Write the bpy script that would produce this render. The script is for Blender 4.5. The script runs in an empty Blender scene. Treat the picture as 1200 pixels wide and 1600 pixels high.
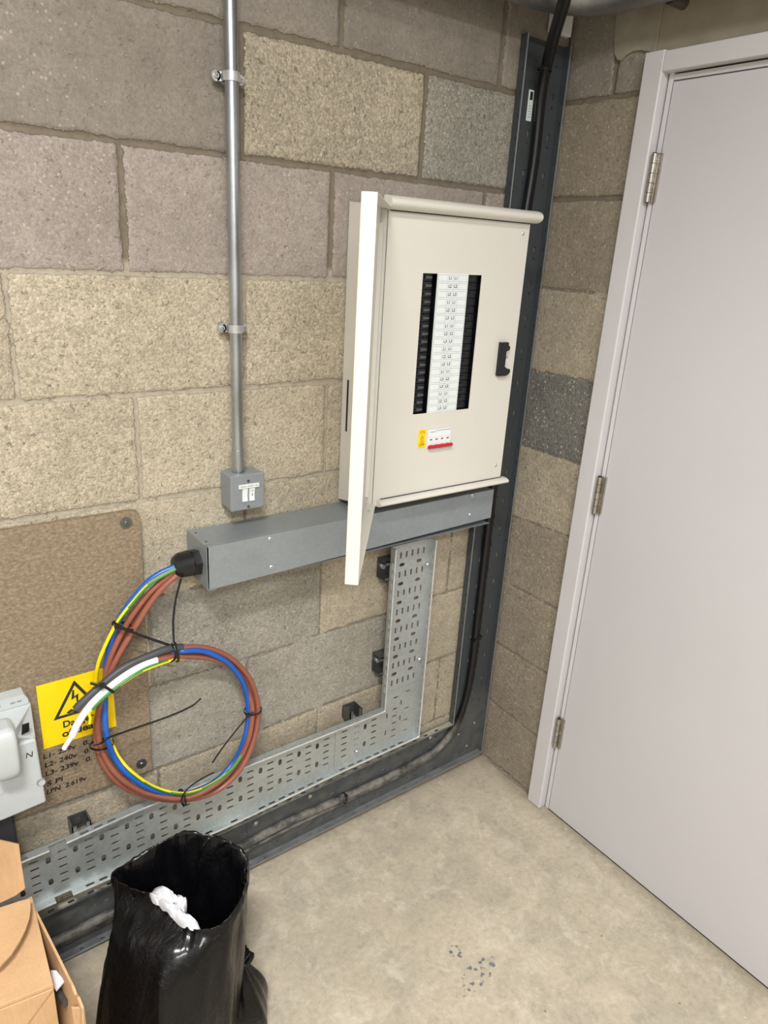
import bpy, bmesh, math, random
import numpy as np
from mathutils import Vector, Matrix
from mathutils.geometry import delaunay_2d_cdt

# ---------------------------------------------------------------- camera, world, light, exposure
scene = bpy.context.scene
C = scene.collection
CAM_LOC = (-1.58002, -1.43250, 1.66712)
cam_d = bpy.data.cameras.new('camera')
cam = bpy.data.objects.new('camera', cam_d)
C.objects.link(cam)
cam.matrix_world = Matrix(((0.807366, 0.160071, -0.567923, -1.58002), (-0.587234, 0.311914, -0.746904, -1.43250), (0.057585, 0.936529, 0.345828, 1.66712), (0.000000, 0.000000, 0.000000, 1.00000)))
cam_d.sensor_fit = 'VERTICAL'; cam_d.sensor_height = 24.0
cam_d.lens = 1121.78 / 1600.0 * 24.0
cam_d.clip_start = 0.02
scene.camera = cam

world = bpy.data.worlds.new('world'); scene.world = world
world.use_nodes = True
world.node_tree.nodes['Background'].inputs[0].default_value = (0.75, 0.8, 0.9, 1)
world.node_tree.nodes['Background'].inputs[1].default_value = 0.05

def area(name, loc, aim, sx, sy, power, col, spread=180):
    l = bpy.data.lights.new(name, 'AREA'); l.shape = 'RECTANGLE'; l.size = sx; l.size_y = sy
    l.energy = power; l.color = col; l.spread = math.radians(spread)
    o = bpy.data.objects.new(name, l); C.objects.link(o); o.location = loc
    o.rotation_euler = (Vector(aim) - Vector(loc)).to_track_quat('-Z', 'Y').to_euler()
    return o
area('ceiling_tube_light', (-1.90, -1.60, 3.00), (-1.80, -1.45, 0.0), 0.55, 0.10, 46, (1.0, 0.98, 0.94), 140)
area('far_fill_light', (-2.0, -3.0, 3.00), (-1.9, -2.8, 0.0), 1.2, 0.12, 72, (0.95, 0.97, 1.0))  # added fill lamp, unseen; raises the ambient light
scene.view_settings.view_transform = 'Standard'
scene.view_settings.look = 'None'
scene.view_settings.gamma = 1.0
scene.view_settings.use_curve_mapping = False
scene.view_settings.exposure = 0.35

# ---------------------------------------------------------------- materials
def srgb(r, g, b):
    f = lambda c: (c/255/12.92) if c/255 <= 0.04045 else ((c/255+0.055)/1.055)**2.4
    return (f(r), f(g), f(b), 1)

class NT:
    def __init__(s, name):
        s.m = bpy.data.materials.new(name); s.m.use_nodes = True
        s.t = s.m.node_tree; s.b = s.t.nodes['Principled BSDF']
    def n(s, typ, **kw):
        nd = s.t.nodes.new(typ)
        for k, v in kw.items():
            if k.startswith('i_'):
                nd.inputs[int(k[2:]) if k[2:].isdigit() else k[2:].replace('_', ' ')].default_value = v
            else: setattr(nd, k, v)
        return nd
    def l(s, a, b): s.t.links.new(a, b)
    def coords(s):
        g = s.n('ShaderNodeNewGeometry'); return g.outputs['Position']
    def noise(s, scale, detail=4, rough=0.55, vec=None, dist=0.0):
        nd = s.n('ShaderNodeTexNoise'); nd.inputs['Scale'].default_value = scale
        nd.inputs['Detail'].default_value = detail; nd.inputs['Roughness'].default_value = rough
        nd.inputs['Distortion'].default_value = dist
        s.l(vec if vec is not None else s.coords(), nd.inputs['Vector']); return nd.outputs['Fac']
    def vor(s, scale, out='Distance', feature='F1', rand=1.0):
        nd = s.n('ShaderNodeTexVoronoi'); nd.feature = feature
        nd.inputs['Scale'].default_value = scale; nd.inputs['Randomness'].default_value = rand
        s.l(s.coords(), nd.inputs['Vector']); return nd.outputs[out]
    def ramp(s, src, stops, mode='LINEAR'):
        nd = s.n('ShaderNodeValToRGB'); nd.color_ramp.interpolation = mode
        els = nd.color_ramp.elements
        while len(els) < len(stops): els.new(0.5)
        for e, (p, c) in zip(els, stops):
            e.position = p; e.color = c if hasattr(c, '__len__') else (c, c, c, 1)
        s.l(src, nd.inputs[0]); return nd.outputs[0]
    def mix(s, fac, a, b, mode='MIX'):
        nd = s.n('ShaderNodeMix'); nd.data_type = 'RGBA'; nd.blend_type = mode
        for i, v in ((0, fac), (6, a), (7, b)):
            if isinstance(v, (int, float)): nd.inputs[i].default_value = v if i == 0 else (v, v, v, 1)
            elif isinstance(v, tuple): nd.inputs[i].default_value = v
            else: s.l(v, nd.inputs[i])
        return nd.outputs[2]
    def math(s, op, a, b=None, c=None, clamp=False):
        nd = s.n('ShaderNodeMath'); nd.operation = op; nd.use_clamp = clamp
        for i, v in enumerate((a, b, c)):
            if v is None: continue
            if isinstance(v, (int, float)): nd.inputs[i].default_value = v
            else: s.l(v, nd.inputs[i])
        return nd.outputs[0]
    def bump(s, h, strength=0.5, dist=0.002, prev=None):
        nd = s.n('ShaderNodeBump'); nd.inputs['Strength'].default_value = strength
        nd.inputs['Distance'].default_value = dist; s.l(h, nd.inputs['Height'])
        if prev is not None: s.l(prev, nd.inputs['Normal'])
        return nd.outputs[0]
    def base(s, v):
        if isinstance(v, tuple): s.b.inputs['Base Color'].default_value = v
        else: s.l(v, s.b.inputs['Base Color'])
    def set(s, rough=None, metal=None, normal=None, spec=None, coat=None):
        for nm, v in (('Roughness', rough), ('Metallic', metal), ('Normal', normal), ('Specular IOR Level', spec), ('Coat Weight', coat)):
            if v is None: continue
            if isinstance(v, (int, float)): s.b.inputs[nm].default_value = v
            else: s.l(v, s.b.inputs[nm])
        return s.m

def plain(name, col, rough=0.5, metal=0.0, var=0.06, scale=40, bump=0.0, spec=None):
    t = NT(name); c2 = tuple(min(1, x*(1+var*2)) for x in col[:3])+(1,)
    c1 = tuple(x*(1-var*2) for x in col[:3])+(1,)
    n = t.noise(scale, 5); t.base(t.ramp(n, [(0.3, c1), (0.7, c2)]))
    nb = t.bump(n, bump, 0.001) if bump else None
    r = t.ramp(n, [(0.3, max(0, rough-0.05)), (0.7, min(1, rough+0.05))])
    return t.set(rough=r, metal=metal, normal=nb, spec=spec)

def block_material():
    t = NT('concrete_block')
    at = t.n('ShaderNodeAttribute', attribute_name='tone'); d = t.n('ShaderNodeAttribute', attribute_name='edge')
    rg = t.n('ShaderNodeAttribute', attribute_name='coarse'); mc = t.n('ShaderNodeAttribute', attribute_name='mortar')
    en = t.math('MULTIPLY', t.math('SUBTRACT', t.noise(110, 4, 0.7), 0.5), 0.013)
    mask = t.math('MULTIPLY_ADD', t.math('ADD', d.outputs['Fac'], en), 900.0, 0.5, clamp=True)
    big = t.noise(5, 5, 0.6); mid = t.noise(28, 6, 0.7); fine = t.noise(420, 3, 0.6)
    def cell(sc):
        bw = t.n('ShaderNodeRGBToBW'); t.l(t.vor(sc, 'Color'), bw.inputs[0]); return bw.outputs[0]
    amt = t.math('MULTIPLY_ADD', rg.outputs['Fac'], 0.75, 0.30)
    c1 = cell(170); c2 = cell(330)
    col = t.mix(1.0, at.outputs['Color'], t.ramp(big, [(0.3, 0.86), (0.7, 1.10)]), 'MULTIPLY')
    col = t.mix(1.0, col, t.ramp(mid, [(0.30, 0.89), (0.70, 1.10)]), 'MULTIPLY')
    grain = t.mix(1.0, t.ramp(c1, [(0.2, 0.85), (0.5, 1.0), (0.8, 1.16)]), t.ramp(c2, [(0.2, 0.84), (0.8, 1.16)]), 'MULTIPLY')
    grain = t.mix(1.0, grain, t.ramp(fine, [(0.35, 0.86), (0.65, 1.12)]), 'MULTIPLY')
    col = t.mix(amt, col, t.mix(1.0, col, grain, 'MULTIPLY'))
    # pale aggregate grains and open pits
    pd = t.vor(120); pc = cell(120)
    pf = t.math('MULTIPLY', t.ramp(pd, [(0.28, 1.0), (0.40, 0.0)]), t.ramp(pc, [(0.70, 0.0), (0.74, 1.0)]))
    col = t.mix(t.math('MULTIPLY', pf, t.math('MULTIPLY_ADD', rg.outputs['Fac'], 0.35, 0.25)), col, (0.66, 0.58, 0.45, 1))
    pitn = t.noise(105, 3, 0.55, dist=0.6)
    pitm = t.math('MULTIPLY', t.ramp(pitn, [(0.310, 1.0), (0.345, 0.0)]), amt)
    pitb = t.math('MULTIPLY', t.ramp(t.noise(48, 4, 0.6), [(0.30, 1.0), (0.33, 0.0)]), rg.outputs['Fac'])
    pitm = t.math('MAXIMUM', pitm, pitb)
    col = t.mix(t.math('MULTIPLY', pitm, 0.55), col, (0.12, 0.10, 0.075, 1))
    mcol = t.mix(1.0, mc.outputs['Color'], t.ramp(t.noise(60, 5, 0.65), [(0.3, 0.82), (0.7, 1.14)]), 'MULTIPLY')
    t.base(t.mix(mask, mcol, col))
    dome = t.math('SUBTRACT', 0.6, t.vor(170))
    h = t.math('ADD', t.math('MULTIPLY', dome, 0.7), t.math('ADD', t.math('MULTIPLY', fine, 0.5), t.math('MULTIPLY', mid, 1.0)))
    h = t.math('MULTIPLY', h, amt)
    h = t.math('SUBTRACT', h, t.math('MULTIPLY', pitm, 1.3))
    h = t.math('ADD', t.math('MULTIPLY', h, t.math('MULTIPLY_ADD', mask, 0.85, 0.15)), t.math('MULTIPLY', mask, 1.2))
    return t.set(rough=0.93, normal=t.bump(h, 0.75, 0.0028), spec=0.25)

def floor_material():
    t = NT('concrete_floor')
    big = t.noise(1.6, 6, 0.6, dist=0.4); mid = t.noise(7, 8, 0.68, dist=0.3); fine = t.noise(70, 5, 0.7)
    col = t.ramp(big, [(0.30, srgb(178, 168, 149)), (0.5, srgb(192, 181, 161)), (0.72, srgb(202, 192, 172))])
    col = t.mix(t.ramp(mid, [(0.46, 0.0), (0.62, 0.60)]), col, srgb(163, 156, 141))
    col = t.mix(t.ramp(t.noise(12, 7, 0.7, dist=0.8), [(0.52, 0.0), (0.64, 0.5)]), col, srgb(212, 203, 185))
    col = t.mix(1.0, col, t.ramp(fine, [(0.3, 0.86), (0.7, 1.1)]), 'MULTIPLY')
    col = t.mix(t.ramp(t.noise(26, 8, 0.75, dist=0.5), [(0.53, 0.0), (0.66, 0.5)]), col, srgb(150, 142, 126))
    col = t.mix(t.math('MULTIPLY', t.ramp(t.vor(16), [(0.028, 1.0), (0.05, 0.0)]), 0.5), col, srgb(232, 222, 200))
    col = t.mix(t.math('MULTIPLY', t.ramp(t.vor(9.3), [(0.02, 1.0), (0.035, 0.0)]), 0.6), col, srgb(84, 74, 60))
    sp = t.n('ShaderNodeSeparateXYZ'); t.l(t.coords(), sp.inputs[0])
    # swept-up dirt lying along the walls and the door
    ed = t.math('MAXIMUM', sp.outputs[0], sp.outputs[1])
    ed = t.math('ADD', ed, t.math('MULTIPLY', t.math('SUBTRACT', t.noise(18, 5, 0.7), 0.5), 0.10))
    dirt = t.math('MULTIPLY_ADD', ed, 22.0, 1.15, clamp=True)
    col = t.mix(t.math('MULTIPLY', dirt, 0.38), col, srgb(120, 110, 88))
    # blue-grey paint drips
    def blob(cx, cy, rx, ry, a):
        dx = t.math('SUBTRACT', sp.outputs[0], cx); dy = t.math('SUBTRACT', sp.outputs[1], cy)
        ca, sa = math.cos(a), math.sin(a)
        u = t.math('DIVIDE', t.math('ADD', t.math('MULTIPLY', dx, ca), t.math('MULTIPLY', dy, sa)), rx)
        v = t.math('DIVIDE', t.math('SUBTRACT', t.math('MULTIPLY', dy, ca), t.math('MULTIPLY', dx, sa)), ry)
        return t.math('SUBTRACT', 1.0, t.math('ADD', t.math('MULTIPLY', u, u), t.math('MULTIPLY', v, v)), clamp=True)
    bl = t.math('MAXIMUM', blob(-0.579, -0.601, 0.085, 0.030, 0.110), blob(-0.577, -0.526, 0.022, 0.022, 0.0))
    dr = t.ramp(t.vor(75), [(0.34, 1.0), (0.46, 0.0)])
    sel = t.ramp(t.noise(70, 3), [(0.44, 0.0), (0.50, 1.0)])
    f = t.math('MULTIPLY', t.math('MULTIPLY', dr, sel), t.ramp(bl, [(0.05, 0.0), (0.35, 0.9)]))
    col = t.mix(f, col, srgb(96, 104, 112))
    t.base(col)
    return t.set(rough=t.ramp(mid, [(0.3, 0.55), (0.7, 0.8)]), normal=t.bump(fine, 0.12, 0.001), spec=0.35)

def galv(name, col, rough=0.38, blotch=0.05, metal=0.6):
    t = NT(name)
    v = t.vor(140, 'Color'); bw = t.n('ShaderNodeRGBToBW'); t.l(v, bw.inputs[0])
    n = t.noise(9, 5)
    c = t.mix(1.0, col, t.ramp(bw.outputs[0], [(0.2, 1-blotch), (0.8, 1+blotch)]), 'MULTIPLY')
    c = t.mix(1.0, c, t.ramp(n, [(0.3, 0.93), (0.7, 1.05)]), 'MULTIPLY')
    t.base(c)
    return t.set(rough=t.ramp(n, [(0.3, rough-0.06), (0.7, rough+0.1)]), metal=metal, normal=t.bump(n, 0.05, 0.001))

def dusty(name, col, dust, zlim, rough=0.5, metal=0.0):
    """bare colour with caked plaster dust below a height"""
    t = NT(name)
    sp = t.n('ShaderNodeSeparateXYZ'); t.l(t.coords(), sp.inputs[0])
    n = t.noise(22, 6, 0.7)
    low = t.math('MULTIPLY_ADD', t.math('SUBTRACT', zlim, sp.outputs[2]), 12.0, 0.5, clamp=True)
    f = t.math('MULTIPLY', low, t.ramp(n, [(0.38, 0.15), (0.62, 0.85)]))
    t.base(t.mix(f, col, dust))
    return t.set(rough=t.math('MULTIPLY_ADD', f, 0.4, rough, clamp=True), metal=t.math('MULTIPLY', t.math('SUBTRACT', 1.0, f), metal))

M = {}
M['block'] = block_material()
M['floor'] = floor_material()
M['lintel'] = plain('cast_concrete', srgb(150, 142, 126), 0.9, var=0.09, scale=9, bump=0.3)
M['plaster'] = plain('mortar_smear', srgb(150, 143, 130), 0.9, var=0.08, scale=20, bump=0.5)
M['paintwall'] = plain('painted_blockwork', srgb(190, 186, 178), 0.8, var=0.03, scale=8, bump=0.1)
M['white_gloss'] = plain('white_satin_paint', srgb(205, 202, 204), 0.38, var=0.012, scale=3)
M['door_paint'] = plain('door_paint', srgb(198, 196, 199), 0.48, var=0.012, scale=1.5)
M['gap_shade'] = plain('dark_gap', srgb(40, 38, 38), 0.8)  # painted shade for gaps at door foot and board trims; hinge pins share it
M['steel'] = plain('stainless_steel', srgb(190, 186, 180), 0.25, metal=1.0)
M['cream'] = plain('cream_powder_coat', srgb(211, 208, 199), 0.42, var=0.01, scale=5)
M['black'] = plain('black_plastic', srgb(18, 19, 22), 0.35, var=0.1)
M['black_in'] = plain('black_breaker', srgb(12, 13, 18), 0.4, var=0.1)
M['toggle'] = plain('grey_toggle', srgb(70, 70, 74), 0.4)
M['label'] = plain('label_white', srgb(222, 228, 228), 0.5, var=0.01)
M['cell'] = plain('label_line', srgb(150, 160, 160), 0.5)
M['ink'] = plain('label_ink', srgb(40, 46, 48), 0.6)
M['pen'] = plain('marker_ink', srgb(28, 22, 20), 0.6)
M['yellow'] = plain('sticker_yellow', srgb(250, 212, 0), 0.4, var=0.01)
M['red'] = plain('red_plastic', srgb(190, 30, 36), 0.35)
M['redink'] = plain('red_ink', srgb(200, 60, 20), 0.5)
M['white_pl'] = plain('white_plastic', srgb(226, 230, 232), 0.35, var=0.01)
M['galv'] = galv('galvanised_tray', srgb(178, 184, 184), 0.42)
M['galv_lip'] = plain('galvanised_lip', srgb(226, 230, 231), 0.32, metal=0.6)  # brighter than the tray: the rolled lip's highlight is put into its colour
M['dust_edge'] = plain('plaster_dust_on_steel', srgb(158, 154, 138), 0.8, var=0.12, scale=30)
M['tray_edge'] = plain('rolled_tray_edge', srgb(132, 138, 140), 0.4, metal=0.5)
M['trunk'] = galv('galvanised_trunking', srgb(148, 155, 160), 0.42, 0.03, 0.45)
M['dark_tray'] = dusty('weathered_tray', srgb(74, 78, 82), srgb(92, 92, 88), 0.28, 0.55, 0.35)
M['conduit'] = galv('conduit_steel', srgb(186, 192, 200), 0.30, 0.03, 1.0)
M['bolt'] = plain('zinc_bolt', srgb(196, 198, 200), 0.3, metal=0.6)
M['channel'] = plain('strut_channel', srgb(112, 114, 112), 0.4, metal=0.8)
M['swbox'] = plain('grey_paint_metal', srgb(128, 133, 137), 0.35, var=0.02)
M['brown'] = plain('brown_pvc', srgb(142, 85, 68), 0.38, var=0.04)
M['blue'] = plain('blue_pvc', srgb(28, 88, 176), 0.35, var=0.04)
M['green'] = plain('green_pvc', srgb(60, 128, 60), 0.38, var=0.04)
M['yel_pvc'] = plain('yellow_pvc', srgb(238, 214, 20), 0.38, var=0.02)
M['sleeve_black'] = plain('black_sleeve', srgb(66, 68, 72), 0.5, var=0.06)
M['sleeve_white'] = plain('white_sleeve', srgb(232, 230, 232), 0.4, var=0.02)
M['copper'] = plain('dark_copper', srgb(70, 52, 40), 0.4, metal=0.7)
M['swa'] = dusty('black_cable_sheath', srgb(14, 15, 20), srgb(136, 133, 126), 0.19, 0.40)
M['tray_floor_pale'] = plain('pale_steel', srgb(116, 119, 120), 0.55, metal=0.2, var=0.12, scale=25)  # lighter grey than the dark tray, for its bottom flanges
M['pipe'] = galv('duct_steel', srgb(150, 152, 152), 0.32, 0.05, 0.8)
M['meter'] = plain('grey_white_moulding', srgb(184, 190, 191), 0.4, var=0.012)
M['meter_slot'] = plain('slot_shade', srgb(140, 146, 148), 0.6)
M['duct_black'] = plain('dark_duct', srgb(44, 44, 52), 0.45)
M['slot'] = plain('screw_slot', srgb(70, 72, 74), 0.5, metal=0.5)
M['paper'] = plain('white_paper', srgb(205, 206, 212), 0.8, var=0.03, scale=60, bump=0.6)

def mdf_material():
    t = NT('particle_board')
    mp = t.n('ShaderNodeMapping'); mp.inputs['Scale'].default_value = (1, 1, 1.4); t.l(t.coords(), mp.inputs[0])
    a = t.noise(120, 4, 0.6, mp.outputs[0]); b = t.noise(300, 2, 0.6, mp.outputs[0])
    c = t.ramp(a, [(0.3, srgb(116, 102, 83)), (0.5, srgb(134, 119, 99)), (0.72, srgb(156, 142, 121))])
    c = t.mix(1.0, c, t.ramp(b, [(0.3, 0.85), (0.7, 1.1)]), 'MULTIPLY')
    t.base(c); return t.set(rough=0.85, normal=t.bump(a, 0.35, 0.0015), spec=0.25)
M['mdf'] = mdf_material()
def bag_material():
    t = NT('black_bin_bag')
    mp = t.n('ShaderNodeMapping'); mp.inputs['Scale'].default_value = (1.6, 1.6, 0.6); t.l(t.coords(), mp.inputs[0])
    n = t.noise(11, 7, 0.62, mp.outputs[0], dist=1.2); n2 = t.noise(38, 5, 0.6, mp.outputs[0], dist=1.5)
    t.base(t.ramp(n, [(0.3, srgb(5, 5, 7)), (0.7, srgb(10, 10, 13))]))
    t.b.inputs['Coat Roughness'].default_value = 0.16
    b = t.bump(n, 0.6, 0.016); b = t.bump(n2, 0.35, 0.004, b)
    return t.set(rough=t.ramp(n2, [(0.3, 0.24), (0.7, 0.42)]), normal=b, spec=0.14, coat=0.35)
M['bag'] = bag_material()
def card_material():
    t = NT('cardboard')
    mp = t.n('ShaderNodeMapping'); mp.inputs['Scale'].default_value = (1, 1, 0.15); t.l(t.coords(), mp.inputs[0])
    n = t.noise(9, 5); n2 = t.noise(220, 3, 0.6, mp.outputs[0])
    c = t.ramp(n, [(0.3, srgb(184, 148, 110)), (0.7, srgb(202, 166, 126))])
    c = t.mix(1.0, c, t.ramp(n2, [(0.3, 0.94), (0.7, 1.05)]), 'MULTIPLY')
    t.base(c); return t.set(rough=0.75, normal=t.bump(n2, 0.1, 0.0006), spec=0.3)
M['card'] = card_material()

# ---------------------------------------------------------------- mesh helpers
WORLD = {}      # world origin of every object built here
class MB:
    def __init__(s): s.v = []; s.f = []; s.m = []; s.sm = []; s.mats = []
    def mat(s, m):
        m = M[m] if isinstance(m, str) else m
        if m not in s.mats: s.mats.append(m)
        return s.mats.index(m)
    def add(s, vs, fs, m, smooth=False):
        b = len(s.v); k = s.mat(m); s.v += [tuple(v) for v in vs]
        for f in fs: s.f.append([b+i for i in f]); s.m.append(k); s.sm.append(smooth)
        return s
    def box(s, p0, p1, m, rot=None, piv=None):
        x0, y0, z0 = [min(a, b) for a, b in zip(p0, p1)]; x1, y1, z1 = [max(a, b) for a, b in zip(p0, p1)]
        vs = [(x0,y0,z0),(x1,y0,z0),(x1,y1,z0),(x0,y1,z0),(x0,y0,z1),(x1,y0,z1),(x1,y1,z1),(x0,y1,z1)]
        if rot is not None:
            R_ = Matrix.Rotation(rot[1], 3, rot[0]); piv = Vector(piv if piv else ((x0+x1)/2, (y0+y1)/2, (z0+z1)/2))
            vs = [tuple(R_ @ (Vector(v)-piv) + piv) for v in vs]
        return s.add(vs, [(0,3,2,1),(4,5,6,7),(0,1,5,4),(1,2,6,5),(2,3,7,6),(3,0,4,7)], m)
    def prism(s, pts, off, m):
        """closed polygon pts (3D) extruded by vector off"""
        n = len(pts); o = Vector(off); a = [Vector(p) for p in pts]; nor = Vector((0, 0, 0))
        for i in range(n): nor += a[i].cross(a[(i+1) % n])
        if nor.dot(o) > 0: a = a[::-1]
        vs = a + [p + o for p in a]
        fs = [tuple(range(n)), tuple(range(2*n-1, n-1, -1))] + [(i, n+i, n+(i+1) % n, (i+1) % n)[::-1] for i in range(n)]
        fs = [fs[0], fs[1]] + [f[::-1] for f in fs[2:]]
        return s.add(vs, fs, m)
    def cyl(s, a, b, r, m, n=20, r2=None, caps=True):
        a = Vector(a); b = Vector(b); d = (b-a).normalized(); r2 = r if r2 is None else r2
        u = d.orthogonal().normalized(); w = d.cross(u)
        ring = lambda c, q: [c + q*(math.cos(2*math.pi*i/n)*u + math.sin(2*math.pi*i/n)*w) for i in range(n)]
        vs = ring(a, r) + ring(b, r2)
        s.add(vs, [(i, (i+1) % n, n+(i+1) % n, n+i) for i in range(n)], m, n > 8)
        if caps:
            s.add(ring(a, r), [tuple(range(n))[::-1]], m); s.add(ring(b, r2), [tuple(range(n))], m)
        return s
    def tube(s, pts, r, m, n=12, caps=True, stripe=None, rs=None, flat=None):
        """stripe=(material, twist, fraction) paints a spiral band of faces"""
        pts = [Vector(p) for p in pts]; N = len(pts); vs = []
        t0 = (pts[1]-pts[0]).normalized(); u = t0.orthogonal().normalized()
        if flat is not None: u = (Vector(flat) - t0*t0.dot(Vector(flat))).normalized()
        for i, p in enumerate(pts):
            t = (pts[min(i+1, N-1)] - pts[max(i-1, 0)]).normalized()
            u = (u - t*u.dot(t)).normalized(); w = t.cross(u)
            rr = rs[i] if rs else r
            for k in range(n):
                a = 2*math.pi*k/n
                vs.append(p + rr*(math.cos(a)*u*(0.4 if flat is not None else 1) + math.sin(a)*w))
        if stripe:
            A, B = [], []
            for i in range(N-1):
                sh = stripe[1]*i
                for k in range(n):
                    q = (i*n+k, i*n+(k+1) % n, (i+1)*n+(k+1) % n, (i+1)*n+k)
                    (B if ((k+sh) % n) < n*stripe[2] else A).append(q)
            b = len(s.v); s.v += [tuple(v) for v in vs]
            for fl, mm in ((A, m), (B, stripe[0])):
                k = s.mat(mm)
                for f in fl: s.f.append([b+i for i in f]); s.m.append(k); s.sm.append(True)
        else:
            s.add(vs, [(i*n+k, i*n+(k+1) % n, (i+1)*n+(k+1) % n, (i+1)*n+k) for i in range(N-1) for k in range(n)], m, True)
        if caps:
            s.add(vs[:n], [tuple(range(n))[::-1]], m); s.add(vs[-n:], [tuple(range(n))], m)
        return s
    def loft(s, rings, m, smooth=True, cap0=True, cap1=True):
        n = len(rings[0]); vs = [v for r in rings for v in r]
        s.add(vs, [(i*n+k, i*n+(k+1) % n, (i+1)*n+(k+1) % n, (i+1)*n+k) for i in range(len(rings)-1) for k in range(n)], m, smooth)
        if cap0: s.add(rings[0], [tuple(range(n))[::-1]], m)
        if cap1: s.add(rings[-1], [tuple(range(n))], m)
        return s
    def plate(s, outline, holes, thick, fr, m, m_edge=None):
        """flat sheet with real holes; fr=(origin, u, v, normal): thickness runs along -normal"""
        o, u, v, nn = [Vector(q) for q in fr]; co = []; ed = []; loops = []
        for lp in [outline] + holes:
            b = len(co); co += [Vector(p) for p in lp]; L = len(lp)
            ed += [(b+i, b+(i+1) % L) for i in range(L)]
        lid = [k for k, lp in enumerate([outline] + holes) for _ in lp]
        V, E, F, OV, OE, OF = delaunay_2d_cdt(co, ed, [], 1, 1e-6)
        own = [{lid[q] for q in o_} for o_ in OV]
        F = [f for f in F if not any(h > 0 for h in set.intersection(*[own[i] for i in f]))]
        P = lambda p, d: o + u*p[0] + v*p[1] - nn*d
        flip = u.cross(v).dot(nn) < 0
        F = [tuple(f) if not flip else tuple(f)[::-1] for f in F]
        s.add([P(p, 0) for p in V], F, m); s.add([P(p, thick) for p in V], [f[::-1] for f in F], m)
        cnt = {}
        for f in F:
            for i in range(len(f)):
                e = (f[i], f[(i+1) % len(f)]); k = tuple(sorted(e)); cnt.setdefault(k, []).append(e)
        n = len(V); vs = [P(p, 0) for p in V] + [P(p, thick) for p in V]
        s.add(vs, [(e[0][1], e[0][0], e[0][0]+n, e[0][1]+n) for e in cnt.values() if len(e) == 1], m_edge or m)
        return s
    def text(s, body, size, fr, m, align='CENTER', shear=0.0, ext=0.0002, fit=None, bold=0.0):
        vs, fs, (w, h) = text_geo(body, align, shear, bold); o, u, v, nn = [Vector(q) for q in fr]
        k = size; kx = size if fit is None else fit/max(w, 1e-6)
        return s.add([o + u*(p[0]*kx) + v*(p[1]*k) + nn*ext for p in vs], fs, m)

_tc = {}
def text_geo(body, align, shear, bold=0.0):
    key = (body, align, shear, bold)
    if key not in _tc:
        cu = bpy.data.curves.new('t', 'FONT'); cu.body = body; cu.align_x = align; cu.align_y = 'CENTER'; cu.shear = shear; cu.offset = bold
        cu.resolution_u = 3
        ob = bpy.data.objects.new('t', cu); me = bpy.data.meshes.new_from_object(ob)
        vs = [tuple(v.co) for v in me.vertices]; fs = [tuple(p.vertices) for p in me.polygons]
        xs = [v[0] for v in vs] or [0, 1]; ys = [v[1] for v in vs] or [0, 1]
        _tc[key] = (vs, fs, (max(xs)-min(xs), max(ys)-min(ys)))
        bpy.data.objects.remove(ob); bpy.data.curves.remove(cu); bpy.data.meshes.remove(me)
    return _tc[key]

def obj(name, mb, parent=None, bevel=0.0, seg=2, subsurf=0, origin=None):
    vs = np.array(mb.v, float)
    if origin is None:
        lo, hi = vs.min(0), vs.max(0); origin = Vector(((lo[0]+hi[0])/2, (lo[1]+hi[1])/2, lo[2]))
    origin = Vector(origin)
    me = bpy.data.meshes.new(name)
    me.from_pydata([tuple(Vector(v)-origin) for v in mb.v], [], mb.f)
    for m in mb.mats: me.materials.append(m)
    me.polygons.foreach_set('material_index', mb.m); me.polygons.foreach_set('use_smooth', mb.sm)
    me.update()
    o = bpy.data.objects.new(name, me); C.objects.link(o); WORLD[o.name] = origin
    if parent is not None:
        o.parent = parent; o.location = origin - WORLD[parent.name]
    else: o.location = origin
    if bevel:
        b = o.modifiers.new('bevel', 'BEVEL'); b.width = bevel; b.segments = seg; b.limit_method = 'ANGLE'; b.angle_limit = math.radians(40)
    if subsurf:
        b = o.modifiers.new('sub', 'SUBSURF'); b.levels = subsurf; b.render_levels = subsurf
    return o
def thing(name, loc, label, cat, group=None):
    o = bpy.data.objects.new(name, None); C.objects.link(o); o.location = loc; o.empty_display_size = 0.05
    WORLD[o.name] = Vector(loc); return tag(o, label, cat, group)
def tag(o, label, cat, group=None):
    o['label'] = label; o['category'] = cat
    if group: o['group'] = group
    return o
def struct(name, mb, **kw):
    o = obj(name, mb, **kw); o['kind'] = 'structure'; return o
def copy_part(src, parent, loc, name=None):
    c = src.copy(); C.objects.link(c); c.parent = parent; c.location = Vector(loc) - WORLD[parent.name]
    WORLD[c.name] = Vector(loc)
    for ch in src.children:
        d = ch.copy(); C.objects.link(d); d.parent = c; WORLD[d.name] = WORLD[c.name] + d.location
    return c
def rrect(cx, cy, w, h, r=None, n=4):
    r = min(w, h)/2 if r is None else r; out = []
    for (sx, sy, a0) in ((1, 1, 0), (-1, 1, 90), (-1, -1, 180), (1, -1, 270)):
        for i in range(n+1):
            a = math.radians(a0 + 90*i/n); out.append((cx+sx*(w/2-r)+r*math.cos(a), cy+sy*(h/2-r)+r*math.sin(a)))
    res = []
    for p in out:
        if not res or (abs(p[0]-res[-1][0])+abs(p[1]-res[-1][1])) > 1e-6: res.append(p)
    if abs(res[0][0]-res[-1][0])+abs(res[0][1]-res[-1][1]) < 1e-6: res.pop()
    return res
def smooth_path(pts, per=8):
    pts = [Vector(p) for p in pts]; out = []; N = len(pts)
    for i in range(N-1):
        p0, p1, p2, p3 = pts[max(i-1, 0)], pts[i], pts[i+1], pts[min(i+2, N-1)]
        for j in range(per):
            t = j/per
            out.append(0.5*((2*p1)+(-p0+p2)*t+(2*p0-5*p1+4*p2-p3)*t*t+(-p0+3*p1-3*p2+p3)*t**3))
    out.append(pts[-1]); return out
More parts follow.
